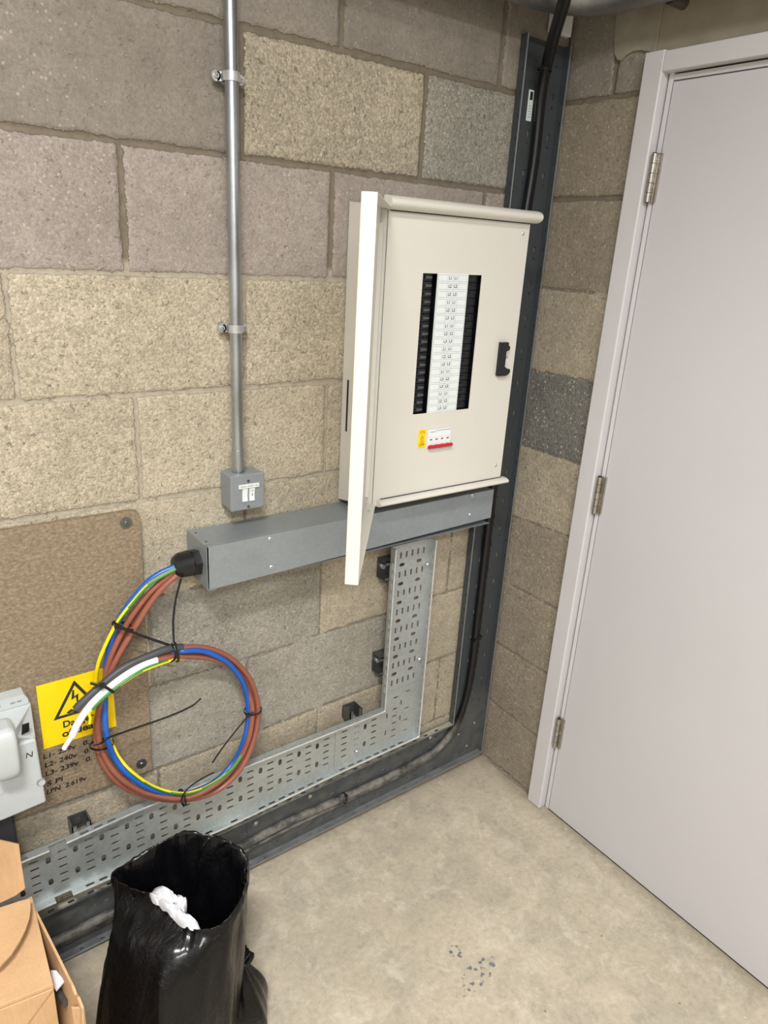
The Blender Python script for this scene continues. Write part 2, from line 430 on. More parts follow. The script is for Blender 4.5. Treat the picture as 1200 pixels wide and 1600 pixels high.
X, Y, Z = Vector((1, 0, 0)), Vector((0, 1, 0)), Vector((0, 0, 1))
def screw_head(mb, c, n, r, m='bolt', h=None):
    c = Vector(c); n = Vector(n); h = h or r*0.5
    mb.cyl(c, c+n*h*0.5, r, m, 16); mb.cyl(c+n*h*0.5, c+n*h, r, m, 16, r2=r*0.7)
    u = n.orthogonal().normalized(); w = n.cross(u)
    for a, b in ((u, w), (w, u)):
        q = [c+n*h*1.02 + a*sa*r*0.45 + b*sb*r*0.1 for sa, sb in ((-1, -1), (1, -1), (1, 1), (-1, 1))]
        mb.add(q, [(0, 1, 2, 3)], 'slot')
    return mb

# ---------------------------------------------------------------- the setting
def vnoise(u, v, scale, seed):
    g = np.random.RandomState(seed).rand(256, 256); a = u*scale; b = v*scale
    ia = np.floor(a).astype(int); ib = np.floor(b).astype(int); fa = a-ia; fb = b-ib
    fa = fa*fa*(3-2*fa); fb = fb*fb*(3-2*fb)
    q = lambda i, j: g[i % 256, j % 256]
    return (q(ia, ib)*(1-fa)*(1-fb)+q(ia+1, ib)*fa*(1-fb)+q(ia, ib+1)*(1-fa)*fb+q(ia+1, ib+1)*fa*fb)-0.5

Z1 = 0.012        # first bed joint, a block course every 225 mm
TAN = (0.430, 0.378, 0.285); TAN2 = (0.375, 0.328, 0.248); GREY = (0.310, 0.290, 0.245); PINK = (0.330, 0.285, 0.250)
DARK = (0.185, 0.180, 0.160); BROWN = (0.290, 0.248, 0.190); DULL = (0.255, 0.225, 0.190)
def block_wall(name, us, zs, place, nrm, perps, tones, corr, deep_from, wide_from):
    """height-field of one block wall: place(u, z, h) gives the points, perps[c] the upright joints of course c"""
    U, Zg = np.meshgrid(us, zs); nz, nu = U.shape
    zc = Zg.copy()
    for k, pts in corr.items():
        zk = Z1+0.225*(k-1); w = np.clip(1-np.abs(Zg-zk)/0.20, 0, 1)
        zc -= w*np.interp(U, [p[0] for p in pts], [p[1] for p in pts])
    q = (zc-Z1)/0.225+1; c = np.floor(q).astype(int)
    dz = np.minimum(q-c, 1-(q-c))*0.225
    near = np.round(q).astype(int)
    hw_b = np.where(near >= deep_from, 0.0062, np.where(near >= wide_from, 0.0050, 0.0026))
    d = dz-hw_b; du = np.full(U.shape, 9.0); bid = np.zeros(U.shape, int)
    for cc in np.unique(c):
        pl = sorted(perps(cc)); msk = c == cc; uu = U[msk]; best = np.full(uu.shape, 9.0); idx = np.zeros(uu.shape, int)
        for p in pl: best = np.minimum(best, np.abs(uu-p)); idx += (uu > p)
        du[msk] = best-(0.0062 if cc >= deep_from-1 else (0.0045 if cc >= wide_from else 0.0028)); bid[msk] = idx
    d = np.minimum(d, du)+vnoise(U, Zg, 60, 3)*0.003+vnoise(U, Zg, 19, 4)*0.003
    deep = np.clip((q-(deep_from-0.93))*18, 0, 1)
    s = np.clip((d+0.003)/0.007, 0, 1); s = s*s*(3-2*s)
    h = -(1-s)*(0.0030+0.0034*deep)+vnoise(U, Zg, 8, 7)*0.0016+vnoise(U, Zg, 45, 8)*0.0009
    h -= 0.002
    P = place(U, Zg, h).reshape(-1, 3)
    i = np.arange(nz*nu).reshape(nz, nu)
    F = np.stack([i[:-1, :-1], i[:-1, 1:], i[1:, 1:], i[1:, :-1]], -1).reshape(-1, 4)
    a, b2, c2 = P[F[0][0]], P[F[0][1]], P[F[0][2]]
    if np.dot(np.cross(b2-a, c2-b2), nrm) < 0: F = F[:, ::-1]
    me = bpy.data.meshes.new(name); me.vertices.add(len(P)); me.vertices.foreach_set('co', P.ravel())
    me.loops.add(F.size); me.loops.foreach_set('vertex_index', F.ravel().astype(np.int32))
    me.polygons.add(len(F)); me.polygons.foreach_set('loop_start', np.arange(0, F.size, 4, dtype=np.int32))
    me.polygons.foreach_set('loop_total', np.full(len(F), 4, np.int32)); me.update(calc_edges=True)
    me.polygons.foreach_set('use_smooth', np.ones(len(F), bool))
    col = np.ones((nz*nu, 4)); rough = np.zeros(nz*nu)
    cf, bf = c.ravel(), bid.ravel()
    for cc in np.unique(cf):
        for b in np.unique(bf[cf == cc]):
            t, r = tones(cc, b); k = (cf == cc) & (bf == b); col[k, :3] = t; rough[k] = r
    def att(nm, typ, arr, key):
        at_ = me.attributes.new(nm, typ, 'POINT'); at_.data.foreach_set(key, arr.ravel().astype(np.float32))
    att('tone', 'FLOAT_COLOR', col, 'color'); att('edge', 'FLOAT', d, 'value'); att('coarse', 'FLOAT', rough, 'value')
    dm = deep.ravel()[:, None]; wd = np.clip((q-(wide_from-0.3))*4, 0, 1).ravel()[:, None]; mcol = np.ones((nz*nu, 4)); mcol[:, :3] = (1-dm)*(wd*np.array((0.370, 0.330, 0.258))+(1-wd)*np.array((0.235, 0.200, 0.150)))+dm*np.array((0.185, 0.155, 0.115))
    att('mortar', 'FLOAT_COLOR', mcol, 'color')
    me.materials.append(M['block'])
    o = bpy.data.objects.new(name, me); C.objects.link(o); WORLD[o.name] = Vector((0, 0, 0)); o['kind'] = 'structure'
    return o

A0, B0 = -0.443, -0.232
def perp_back(c):
    base = {10: -0.221, 9: A0, 8: B0, 7: A0, 6: B0, 5: A0, 4: B0, 3: A0, 2: B0, 1: A0, 0: B0}.get(c, B0 if c % 2 == 0 else A0)
    return [base-0.449*n for n in range(6)]
rng = random.Random(5)
_fb = {}
def tone_back(c, b):
    # b counts joints to the left: 6 = block next to the corner, 5 the next one leftwards ...
    T = {(9, 6): (GREY, 0.9), (9, 5): (TAN2, 1.0), (9, 4): (DULL, 0.15), (9, 3): (DULL, 0.15),
         (10, 7): (DULL, 0.1), (10, 6): (DULL, 0.1), (10, 5): (DULL, 0.1), (10, 4): (DULL, 0.15), (10, 3): (DULL, 0.1),
         (8, 6): (PINK, 0.4), (8, 5): (PINK, 0.2), (8, 4): (PINK, 0.3), (8, 3): (PINK, 0.35), (8, 2): (PINK, 0.3),
         (7, 5): (TAN, 0.9), (7, 4): (TAN, 0.8), (7, 3): (TAN2, 0.8), (6, 5): (TAN, 0.7), (6, 4): (TAN, 0.7), (6, 3): (TAN, 0.8),
         (5, 5): (TAN, 0.6), (5, 4): (TAN, 0.6), (5, 3): (TAN, 0.6), (4, 6): (TAN2, 0.5), (4, 5): (TAN2, 0.5), (4, 4): (GREY, 0.6), (4, 3): (TAN, 0.5),
         (3, 6): (TAN2, 0.4), (3, 5): (GREY, 0.5), (3, 4): (GREY, 0.4), (3, 3): (GREY, 0.6)}
    if (c, b) in T: t, r = T[(c, b)]
    else: t, r = (TAN2, 0.5) if c < 7 else (DULL, 0.2)
    k = 1+((c*7+b*13) % 5-2)*0.018
    return tuple(x*k for x in t), r
CORR = {3: [(-0.93, -0.0196), (-0.588, -0.0084), (-0.454, -0.0075), (-0.273, 0.0066), (0, 0.0103)],
        4: [(-0.833, -0.0093), (-0.676, -0.001), (-0.452, 0.0001), (-0.277, 0.013), (0, 0.0139)],
        5: [(-1.1, -0.005), (0, 0.004)], 8: [(-0.7, 0.005), (0, 0.005)], 9: [(-1.3, 0.0045), (0, 0.0045)]}
block_wall('wall_back', np.arange(-2.05, 0.0001, 0.005), np.arange(0, 3.1001, 0.005),
           lambda u, z, h: np.stack([u, -h*0-h, z], -1), (0, -1, 0), perp_back, tone_back, CORR, 9, 6)
def tone_right(c, b):
    T = {10: (DULL, 0.1), 9: (BROWN, 0.3), 8: (BROWN, 0.3), 7: (TAN2, 0.4), 6: (DARK, 0.9), 5: (TAN2, 0.5), 4: (BROWN, 0.5), 3: (BROWN, 0.4), 2: (BROWN, 0.4), 1: (BROWN, 0.4), 0: (BROWN, 0.6)}
    t, r = T.get(c, (DULL, 0.2)); return t, r
block_wall('wall_right', np.arange(-0.255, 0.0001, 0.005), np.arange(0, 3.1001, 0.005),
           lambda u, z, h: np.stack([-h, u, z], -1), (-1, 0, 0),
           lambda c: [-0.152] if c == 10 else [-9.0], tone_right, {5: [(-0.25, 0.012), (0, -0.003)], 2: [(-0.25, -0.008), (0, 0.003)]}, 9, 9)

mb = MB().box((-3.3, -3.4, -0.06), (0.25, 0.12, 0.0), 'floor'); fl = struct('floor', mb)
mb = MB().box((-3.3, -3.4, 3.10), (0.25, 0.12, 3.18), 'lintel'); struct('ceiling', mb)
mb = MB().box((-3.3, 0.012, 0), (0.0, 0.12, 3.1), 'lintel')
mb.box((-3.3, 0.0, 0), (-2.05, 0.12, 3.1), 'lintel'); struct('wall_back', mb)
mb = MB().box((0.0125, -0.298, 0), (0.25, 0.12, 3.1), 'lintel')
mb.box((0.0, -3.4, 2.105), (0.25, -0.25, 3.1), 'lintel').box((0.0, -3.4, 0), (0.25, -1.29, 2.105), 'paintwall'); struct('wall_right', mb)
struct('wall_left', MB().box((-3.4, -3.4, 0), (-3.3, 0.12, 3.18), 'paintwall'))
struct('wall_front', MB().box((-3.4, -3.5, 0), (0.25, -3.4, 3.18), 'paintwall'))

# rough smear of plaster left of the lintel
def blobpoly(pts, x, th, m):
    return MB().prism([Vector((x, y, z)) for y, z in pts], (-th, 0, 0), m)
mb = blobpoly([(-0.140, 2.30), (-0.137, 2.18), (-0.146, 2.128), (-0.158, 2.112), (-0.168, 2.109), (-0.180, 2.118), (-0.200, 2.124), (-0.222, 2.122), (-0.262, 2.110), (-0.262, 2.30)], 0.001, 0.006, 'plaster')
o = struct('trim_2', mb, bevel=0.002)

# door, lining and architrave
YD0, YD1 = -0.317, -1.225
mb = MB()
prof = [(0.0, -0.2455), (-0.016, -0.2455), (-0.018, -0.2475), (-0.018, -0.2955), (-0.015, -0.2975), (0.012, -0.2975)]
mb.prism([Vector((x, y, 0.003)) for x, y in prof], (0, 0, 2.108), 'white_gloss')
yR = YD1-(YD0+0.2975)
mb.prism([Vector((x, yR-(y+0.2975)-0.0, 0.003)) for x, y in prof], (0, 0, 2.108), 'white_gloss')
mb.box((0.012, -0.2975, 2.068), (-0.018, yR, 2.108), 'white_gloss')
struct('trim_1', mb, bevel=0.002)
mb = MB()
mb.box((0.12, -0.3015, 0.003), (0.006, -0.3135, 2.085), 'white_gloss')
mb.box((0.12, YD1-0.0035, 0.003), (0.006, YD1-0.065, 2.085), 'white_gloss')
mb.box((0.12, -0.3135, 2.0525), (0.006, YD1-0.0035, 2.0645), 'white_gloss')
mb.box((0.008, -0.3135, 0.0), (0.05, YD1, 0.0075), 'gap_shade')  # near-black strip painting the shadow line under the door
struct('trim_3', mb, bevel=0.0015)
mb = MB().box((0.004, YD0, 0.008), (0.042, YD1, 2.0495), 'door_paint')
door = struct('door_1', mb, bevel=0.0015)
for i, zc in enumerate((1.853, 1.073, 0.300)):
    hb = MB(); y = -0.3085; x = -0.008
    for k in range(5):
        hb.cyl((x, y, zc-0.052+k*0.0208), (x, y, zc-0.052+(k+1)*0.0208-0.0012), 0.0062, 'steel', 16)
    hb.cyl((x, y, zc-0.053), (x, y, zc+0.053), 0.0052, 'gap_shade', 12)
    hb.box((0.0035, y-0.016, zc-0.052), (-0.003, y+0.008, zc+0.052), 'steel')
    obj('hinge', hb, door)

# ---------------------------------------------------------------- ventilation pipe bending round the corner above
pr = 0.050; zc = 2.228; pts = []
for x in np.linspace(-1.1, -0.23, 8): pts.append((x, -0.101, zc))
for a in np.linspace(0, 90, 14)[1:]: pts.append((-0.23+0.135*math.sin(math.radians(a)), -0.101-0.135*(1-math.cos(math.radians(a))), zc))
for y in np.linspace(-0.27, -1.3, 8): pts.append((-0.095, y, zc))
mb = MB().tube(pts, pr, 'pipe', 32)
for q in (4,):
    a, b = Vector(pts[q]), Vector(pts[q+1]); d = (b-a).normalized()
    mb.cyl(a-d*0.008, a+d*0.008, pr+0.004, 'pipe', 32)
tag(obj('ventilation_pipe', mb), 'grey metal pipe bending round the room corner at the ceiling', 'pipe')
t = thing('pipe_clamp', (-0.0300, -0.3126, 2.1923), 'small grey stub on the wall above the white door', 'clamp')
c0 = Vector((-0.0300, -0.3115, 2.1972))
obj('clamp_body', MB().cyl(c0+Vector((0.03, 0, 0)), c0+Vector((-0.02, 0, 0)), 0.013, 'channel', 16).cyl(c0+Vector((-0.005, 0, 0.0)), c0+Vector((-0.005, 0, 0.10)), 0.008, 'channel', 12), t)

# white plastic trunking stub above the corner tray
mb = MB().box((-0.088, -0.003, 2.176), (-0.018, -0.020, 2.45), 'white_pl')
tag(obj('mini_trunking', mb, bevel=0.003), 'short white plastic trunking in the corner above the dark tray', 'trunking')

# ---------------------------------------------------------------- dark weathered cable tray: upright in the corner and along the floor
def tray_slots(L, W, pitch, margin, big=False, small=True, seed=0):
    H = []
    n = int((L-0.03)/pitch)
    for i in range(n):
        x = 0.03+pitch*i
        if big:
            for k in range(5): H.append(rrect(x, W/2+(k-2)*0.0195, 0.019, 0.0056, n=3))
            if x+pitch/2 < L-0.015:
                for s in (-1, 1): H.append(rrect(x+pitch/2, W/2+s*0.029, 0.0105, 0.019, n=3))
        else:
            for k, yy in enumerate((0.022, 0.055, 0.095, 0.128)):
                if (i+k) % 2: H.append(rrect(x, yy*W/0.15, 0.016, 0.006, n=2))
                else: H.append(rrect(x+0.02, yy*W/0.15, 0.0065, 0.0065, n=2))
    return H
def flange(mb, p0, p1, depth_v, side_v, m, slots, sl_len=0.02, sl_w=0.0065, pitch=0.03, lip=None, th=0.0014, notch=None):
    """slotted side flange from p0 to p1 rising along depth_v, rolled lip turned along side_v"""
    p0 = Vector(p0); p1 = Vector(p1); L = (p1-p0).length; u = (p1-p0)/L; D = Vector(depth_v); dd = D.length; v = D/dd
    hs = [rrect(0.02+pitch*i, dd*0.58, sl_len, sl_w, n=3) for i in range(int((L-0.03)/pitch))] if slots else []
    out = [(0, 0), (L, 0), (L, dd), (0, dd)]
    if notch:
        a, b = notch; out = [(0, 0), (L, 0), (L, dd), (b, dd), (b, dd*0.25), (a, dd*0.25), (a, dd), (0, dd)]
        hs = [h for h in hs if not (a-0.012 < sum(q[0] for q in h)/len(h) < b+0.012)]
    mb.plate(out, hs, th, (p0, u, v, Vector(side_v)), m)
    segs = [(0, L)] if not notch else [(0, notch[0]), (notch[1], L)]
    for a, b in segs:
        mb.cyl(p0+u*a+D, p0+u*b+D, 0.0021, lip or ('tray_edge' if m != 'galv' else 'galv_lip'), 8)

t = thing('weathered_cable_tray', (-0.10, -0.012, 0.02), 'dark weathered perforated cable tray running up the corner and along the floor', 'cable tray')
TB = -0.004; TF = -0.024; XL, XR = -0.170, -0.018
mb = MB()
W = XR-XL; L = 2.158-0.215
mb.plate([(0, 0), (L, 0), (L, W), (0, W)], tray_slots(L, W, 0.045, 0), 0.0014, ((XL, TB, 0.215), Z, X, -Y), 'dark_tray')
flange(mb, (XL, TB, 0.215), (XL, TB, 2.158), (0, TF-TB, 0), -X, 'dark_tray', True, 0.010, 0.005, 0.05)
flange(mb, (XR, TB, 0.215), (XR, TB, 2.158), (0, TF-TB, 0), X, 'dark_tray', True, 0.010, 0.004, 0.05)
obj('upright_section', mb, t)
mb = MB()                                                     # horizontal run, a touch out of level like the real one
zt0, zb0 = 0.2135, 0.0385; XE = -1.92; L = XL-XE
ub = Vector((1, 0, 0.0195)).normalized()
o0 = Vector((XE, TB, zb0-0.0195*(XL-XE+0.0)-0.003))
Wt = zt0-zb0-0.010; L2 = (XL-XE)/ub.x
mb.plate([(0, 0), (L2, 0), (L2, Wt+0.012), (0, Wt-0.010)], [h for h in tray_slots(L2, Wt, 0.047, 0) if True], 0.0014, (o0, ub, Z, -Y), 'dark_tray')
flange(mb, o0, o0+ub*L2, (0, TF-TB, 0), -Z, 'tray_floor_pale', True, 0.010, 0.004, 0.05)
tp0 = o0+Z*(Wt-0.010); tp1 = o0+ub*L2+Z*(Wt+0.012)
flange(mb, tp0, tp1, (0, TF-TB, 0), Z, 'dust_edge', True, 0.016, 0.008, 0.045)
obj('floor_section', mb, t)
mb = MB()                                                     # corner piece joining the two runs
mb.box((XL+0.0005, TB, 0.034), (XR, TB+0.0014, 0.2145), 'dark_tray')
flange(mb, (XL, TB, 0.0355), (XR, TB, 0.0385), (0, TF-TB, 0), -Z, 'tray_floor_pale', True, 0.010, 0.004, 0.05)
flange(mb, (XR, TB, 0.0385), (XR, TB, 0.2145), (0, TF-TB, 0), X, 'dark_tray', False)
for x, z in ((-0.05, 0.16), (-0.075, 0.075), (-0.12, 0.14)): screw_head(mb, (x, TB, z), -Y, 0.004, 'bolt')
obj('corner_section', mb, t)
q = [Vector(v_)-Y*0.0 for v_ in [(-0.9004, -0.0052, 0.1855), (-0.6849, -0.0052, 0.1799), (-0.6814, -0.0052, 0.0575), (-0.9015, -0.0052, 0.0616)]]
obj('coupler_plate', MB().prism(q, (0, -0.0012, 0), 'dark_tray'), t, bevel=0.0004)
for c in [(-0.8762, -0.0066, 0.1519), (-0.8766, -0.0066, 0.0745), (-0.7024, -0.0066, 0.1614), (-0.7004, -0.0066, 0.0803), (-0.2506, -0.0055, 0.1826)]:
    wb = MB().cyl(c, Vector(c)-Y*0.0015, 0.0105, 'channel', 24)
    screw_head(wb, Vector(c)-Y*0.0015, -Y, 0.0055, 'bolt'); obj('washer_screw', wb, t)
c = Vector((-0.1202, -0.0055, 2.0150))
mb = MB().box(c+Vector((-0.009, 0, -0.034)), c+Vector((0.009, -0.0006, 0.034)), 'label').box(c+Vector((-0.004, -0.0006, 0.012)), c+Vector((0.006, -0.001, 0.030)), 'ink')
for k in range(5): mb.box(c+Vector((-0.005, -0.0006, -0.026+k*0.006)), c+Vector((0.005, -0.001, -0.0245+k*0.006)), 'cell')
obj('maker_sticker', mb, t)

# black armoured cables lying in the dark tray
cable_pts = [(-0.3080, -0.2500, 2.1940), (-0.2664, -0.2100, 2.1727), (-0.2269, -0.1650, 2.1558), (-0.1581, -0.0850, 2.1192), (-0.1119, -0.0300, 2.0482), (-0.0973, -0.0180, 1.8952),
             (-0.108, -0.018, 1.70), (-0.1085, -0.018, 1.40), (-0.109, -0.018, 1.1), (-0.109, -0.018, 0.80), (-0.1095, -0.018, 0.55), (-0.1105, -0.018, 0.40),
             (-0.121, -0.018, 0.29), (-0.152, -0.018, 0.20), (-0.205, -0.018, 0.146), (-0.285, -0.018, 0.121), (-0.42, -0.018, 0.112), (-0.60, -0.018, 0.112), (-0.78, -0.018, 0.116), (-0.92, -0.018, 0.106),
             (-1.05, -0.018, 0.100), (-1.25, -0.018, 0.086), (-1.42, -0.018, 0.078), (-1.85, -0.018, 0.074)]
t = thing('armoured_cable', (-0.11, -0.018, 0.10), 'thick black cable coming down the corner tray and bending along the floor', 'cable')
obj('sheath', MB().tube(smooth_path(cable_pts, 10), 0.0112, 'swa', 14), t)
p2 = [(q[0]+0.016, q[1]+0.004, q[2]) for q in cable_pts[:12]]
p2 = [(q[0]+(0.003 if i < 4 else 0.0), q[1], q[2]) for i, q in enumerate(p2)] + [(-0.110, -0.012, 0.27), (-0.140, -0.012, 0.185), (-0.2, -0.012, 0.128), (-0.285, -0.012, 0.098), (-0.42, -0.012, 0.090), (-0.60, -0.012, 0.088), (-0.78, -0.012, 0.086), (-0.92, -0.012, 0.078), (-1.05, -0.012, 0.076), (-1.25, -0.012, 0.064), (-1.42, -0.012, 0.056), (-1.85, -0.012, 0.050)]
tag(obj('data_cable', MB().tube(smooth_path(p2, 10), 0.0062, 'swa', 12)), 'thinner black cable beside the thick one in the corner tray', 'cable')
def tie_band(parent, c, axis, r, ry=None, name='cable_tie', head=True, w=0.0048, m='black'):
    c = Vector(c); a = Vector(axis).normalized(); u = a.cross(Y).normalized() if abs(a.dot(Y)) < 0.9 else X; v = a.cross(u)
    ry = ry or r; mb = MB(); n = 24; ring = []
    for off in (-w/2, w/2):
        ring.append([c+a*off+u*r*math.cos(2*math.pi*i/n)+v*ry*math.sin(2*math.pi*i/n) for i in range(n)])
        ring.append([c+a*off+u*(r+0.0013)*math.cos(2*math.pi*i/n)+v*(ry+0.0013)*math.sin(2*math.pi*i/n) for i in range(n)])
    A, B, D, E = ring
    for p, q in ((B, E), (D, A), (A, B), (E, D)):
        mb.add(p+q, [(i, (i+1) % n, n+(i+1) % n, n+i) for i in range(n)], m, True)
    if head:
        h = c - Y*0 + u*(r+0.003)*0.75 - Y*(ry*0.7)
        mb.box(h-Vector((0.004, 0.003, 0.004)), h+Vector((0.004, 0.003, 0.004)), m)
    return mb
for c, ax in (((-0.1471, -0.0600, 2.0819), Z), ((-0.1085, -0.018, 0.515), Z), ((-0.588, -0.018, 0.112), X)):
    cc = Vector(c)+(Vector((0.006, 0, 0)) if ax is Z else Vector((0, 0, -0.004)))
    obj('cable_tie', tie_band(t, cc, ax, 0.019 if ax is Z else 0.017, 0.0135), t)
obj('dusty_collar', MB().tube([(-0.255, -0.018, 0.127), (-0.235, -0.018, 0.1335)], 0.0135, 'channel', 16), t)

# ---------------------------------------------------------------- galvanised L-shaped cable tray on stand-off channels
GB, GF = -0.042, -0.062
t = thing('perforated_cable_tray', (-0.42, -0.042, 0.24), 'bright galvanised L-shaped perforated cable tray below the distribution board', 'cable tray')
gx0, gx1 = -0.490, -0.350; gz0, gz1 = 0.262, 0.408       # tray edges; the flat bend sits where they cross
mb = MB(); L = 0.918-0.455
hs = []
for i in range(8):
    zz = 0.045+0.058*i - 0.02
    if zz > L-0.012: break
    for k in range(5): hs.append(rrect(zz, 0.074+(k-2)*0.0200, 0.019, 0.0058, n=3))
    if zz+0.029 < L-0.012:
        for s in (-1, 1): hs.append(rrect(zz+0.029, 0.070+s*0.030, 0.0105, 0.0185, n=3))
mb.plate([(0, 0), (L, 0), (L, gx1-gx0), (0, gx1-gx0)], hs, 0.0015, ((gx0, GB, 0.455), Z, X, -Y), 'galv')
flange(mb, (gx0, GB, 0.455), (gx0, GB, 0.918), (0, GF-GB, 0), -X, 'galv', True)
flange(mb, (gx1, GB, 0.455), (gx1, GB, 0.918), (0, GF-GB, 0), X, 'galv', True)
obj('upright_section', mb, t)
mb = MB()                                                    # flat bend
zb = lambda x: gz0-0.0 if x > -0.9 else gz0
Wb = gx1-gx0
xe = -0.66
hs = [rrect(gx0+0.03+0.0205*k, 0.450, 0.012, 0.0045, n=3) for k in range(0)]
for z in (0.425, 0.385, 0.36, 0.335, 0.31, 0.288): hs += [rrect(-0.437, z, 0.016, 0.0048, n=3)]
for z in (0.432, 0.372, 0.33, 0.292): hs += [rrect(-0.392, z, 0.016, 0.0042, n=3)]
for x, z in ((-0.465, 0.37), (-0.467, 0.31), (-0.415, 0.345), (-0.415, 0.40)): hs += [rrect(x, z, 0.0045, 0.017, n=3)]
for x in (-0.500, -0.563, -0.603):
    if x > -0.55 or x < -0.58:
        for k in range(5): hs.append(rrect(x-0.012, 0.333+(k-2)*0.0215, 0.019, 0.0056, n=3))
for x in (-0.540,):
    for s in (-1, 1): hs.append(rrect(x-0.003, 0.333+s*0.03, 0.0105, 0.019, n=3))
for k in range(5):
    for dx in (0, 0.009): hs.append(rrect(-0.568-dx, 0.333+(k-2)*0.0215, 0.0045, 0.0045, n=2))
hs = [h for h in hs]
mb.plate([(gx0, 0.4545), (gx0, gz1), (-0.645, gz1-0.001), (-0.645, gz0-0.006), (gx1, gz0), (gx1, 0.4545)], hs, 0.0015, ((0, GB, 0), X, Z, -Y), 'galv')
flange(mb, (gx0, GB, gz1), (gx0, GB, 0.4545), (0, GF-GB, 0), -X, 'galv', False)
flange(mb, (-0.645, GB, gz1-0.001), (gx0, GB, gz1), (0, GF-GB, 0), Z, 'galv', True)
flange(mb, (gx1, GB, gz0), (gx1, GB, 0.4545), (0, GF-GB, 0), X, 'galv', True)
flange(mb, (-0.645, GB, gz0-0.006), (gx1, GB, gz0), (0, GF-GB, 0), -Z, 'galv', True)
obj('flat_bend', mb, t)
mb = MB(); xa = -1.92                                        # long run to the left
ua = Vector((1, 0, 0.0)); L = -0.646-xa
zlo = lambda x: np.interp(x, [-1.92, -1.44, -0.98, -0.9, -0.646], [0.228, 0.238, 0.2385, 0.2425, 0.2562])
zhi = lambda x: np.interp(x, [-1.92, -1.36, -1.2, -0.85, -0.646], [0.378, 0.389, 0.402, 0.406, 0.407])
hs = []; x = -0.675
while x > xa+0.03:
    zm = (zlo(x)+zhi(x))/2
    for k in range(5): hs.append(rrect(x-xa, zm+(k-2)*0.0215, 0.019, 0.0056, n=3))
    for s in (-1, 1):
        if x-0.029 > xa+0.02: hs.append(rrect(x-0.029-xa, zm+s*0.031, 0.0105, 0.019, n=3))
    x -= 0.058
xs = [0, 0.25, 0.48, 0.56, 0.72, 0.94, 1.02, 1.07, L]
mb.plate([(q, zlo(q+xa)) for q in xs]+[(q, zhi(q+xa)) for q in xs[::-1]], hs, 0.0015, ((xa, GB, 0), X, Z, -Y), 'galv')
xs2 = [-1.92, -1.402, -1.2, -0.98, -0.9, -0.646]
for fn, sd in ((zhi, Z), (zlo, -Z)):
    for a, b in zip(xs2[:-1], xs2[1:]):
        nt = (0.004, 0.040) if b == -1.2 else None
        flange(mb, (a, GB, fn(a)), (b, GB, fn(b)), (0, GF-GB, 0), sd, 'galv', True, notch=nt)
obj('long_section', mb, t)
for c in [(-0.3596, -0.0440, 0.8387), (-0.3602, -0.0440, 0.5315), (-0.5709, -0.0440, 0.2894)]:
    obj('tray_bolt', screw_head(MB(), Vector(c), -Y, 0.0065, 'bolt', 0.006), t)
# stand-off channels fixed to the wall
def bracket(c, label, flat):
    x, y, z = c; s = 0.0205; mb = MB(); w = 0.0025
    if flat:                                                 # open end up
        mb.box((x-s, -0.0015, z-0.02), (x+s, -0.004, z+0.02), 'channel')
        mb.box((x-s, -0.0015, z-0.02), (x-s+w, -0.0415, z+0.02), 'channel').box((x+s-w, -0.0015, z-0.02), (x+s, -0.0415, z+0.02), 'channel')
        mb.box((x-s, -0.039, z-0.02), (x-s+0.010, -0.0415, z+0.02), 'channel').box((x+s-0.010, -0.039, z-0.02), (x+s, -0.0415, z+0.02), 'channel')
        mb.cyl((x, -0.004, z+0.004), (x, -0.011, z+0.004), 0.007, 'channel', 6)
    else:
        s = 0.029; mb.box((x-0.02, -0.0015, z-s), (x+0.02, -0.004, z+s), 'channel')
        mb.box((x-0.02, -0.0015, z-s), (x+0.02, -0.0415, z-s+w), 'channel').box((x-0.02, -0.0015, z+s-w), (x+0.02, -0.0415, z+s), 'channel')
        mb.box((x-0.02, -0.039, z-s), (x+0.02, -0.0415, z-s+0.010), 'channel').box((x-0.02, -0.039, z+s-0.010), (x+0.02, -0.0415, z+s), 'channel')
        mb.cyl((x-0.004, -0.004, z), (x-0.004, -0.011, z), 0.007, 'bolt', 6)
    tag(obj('standoff_bracket', mb), label, 'bracket', 'stand-off brackets behind the galvanised tray')
bracket((-0.484, 0, 0.846), 'black channel bracket beside upper end of the galvanised tray upright', False)
bracket((-0.482, 0, 0.548), 'black channel bracket halfway down the left edge of the tray upright', False)
bracket((-0.577, 0, 0.412), 'black channel bracket above the tray just left of its corner', True)
bracket((-1.324, 0, 0.388), 'steel channel bracket above the tray below the wooden board', True)
# loose steel coupler strip lying in the gap between the trays

# ---------------------------------------------------------------- steel trunking with cable gland
t = thing('steel_trunking', (-0.62, -0.058, 0.957), 'grey steel trunking box fixed to the wall under the distribution board', 'trunking')
tx0, tx1, ty, tz0, tz1 = -1.037, -0.203, -0.113, 0.958, 1.054
mb = MB()
w = 0.0015
mb.box((tx0+0.004, -0.002, tz0), (tx1, -0.0035, tz1), 'trunk').box((tx0+0.004, -0.002, tz0), (tx1, ty+0.001, tz0+w), 'trunk')
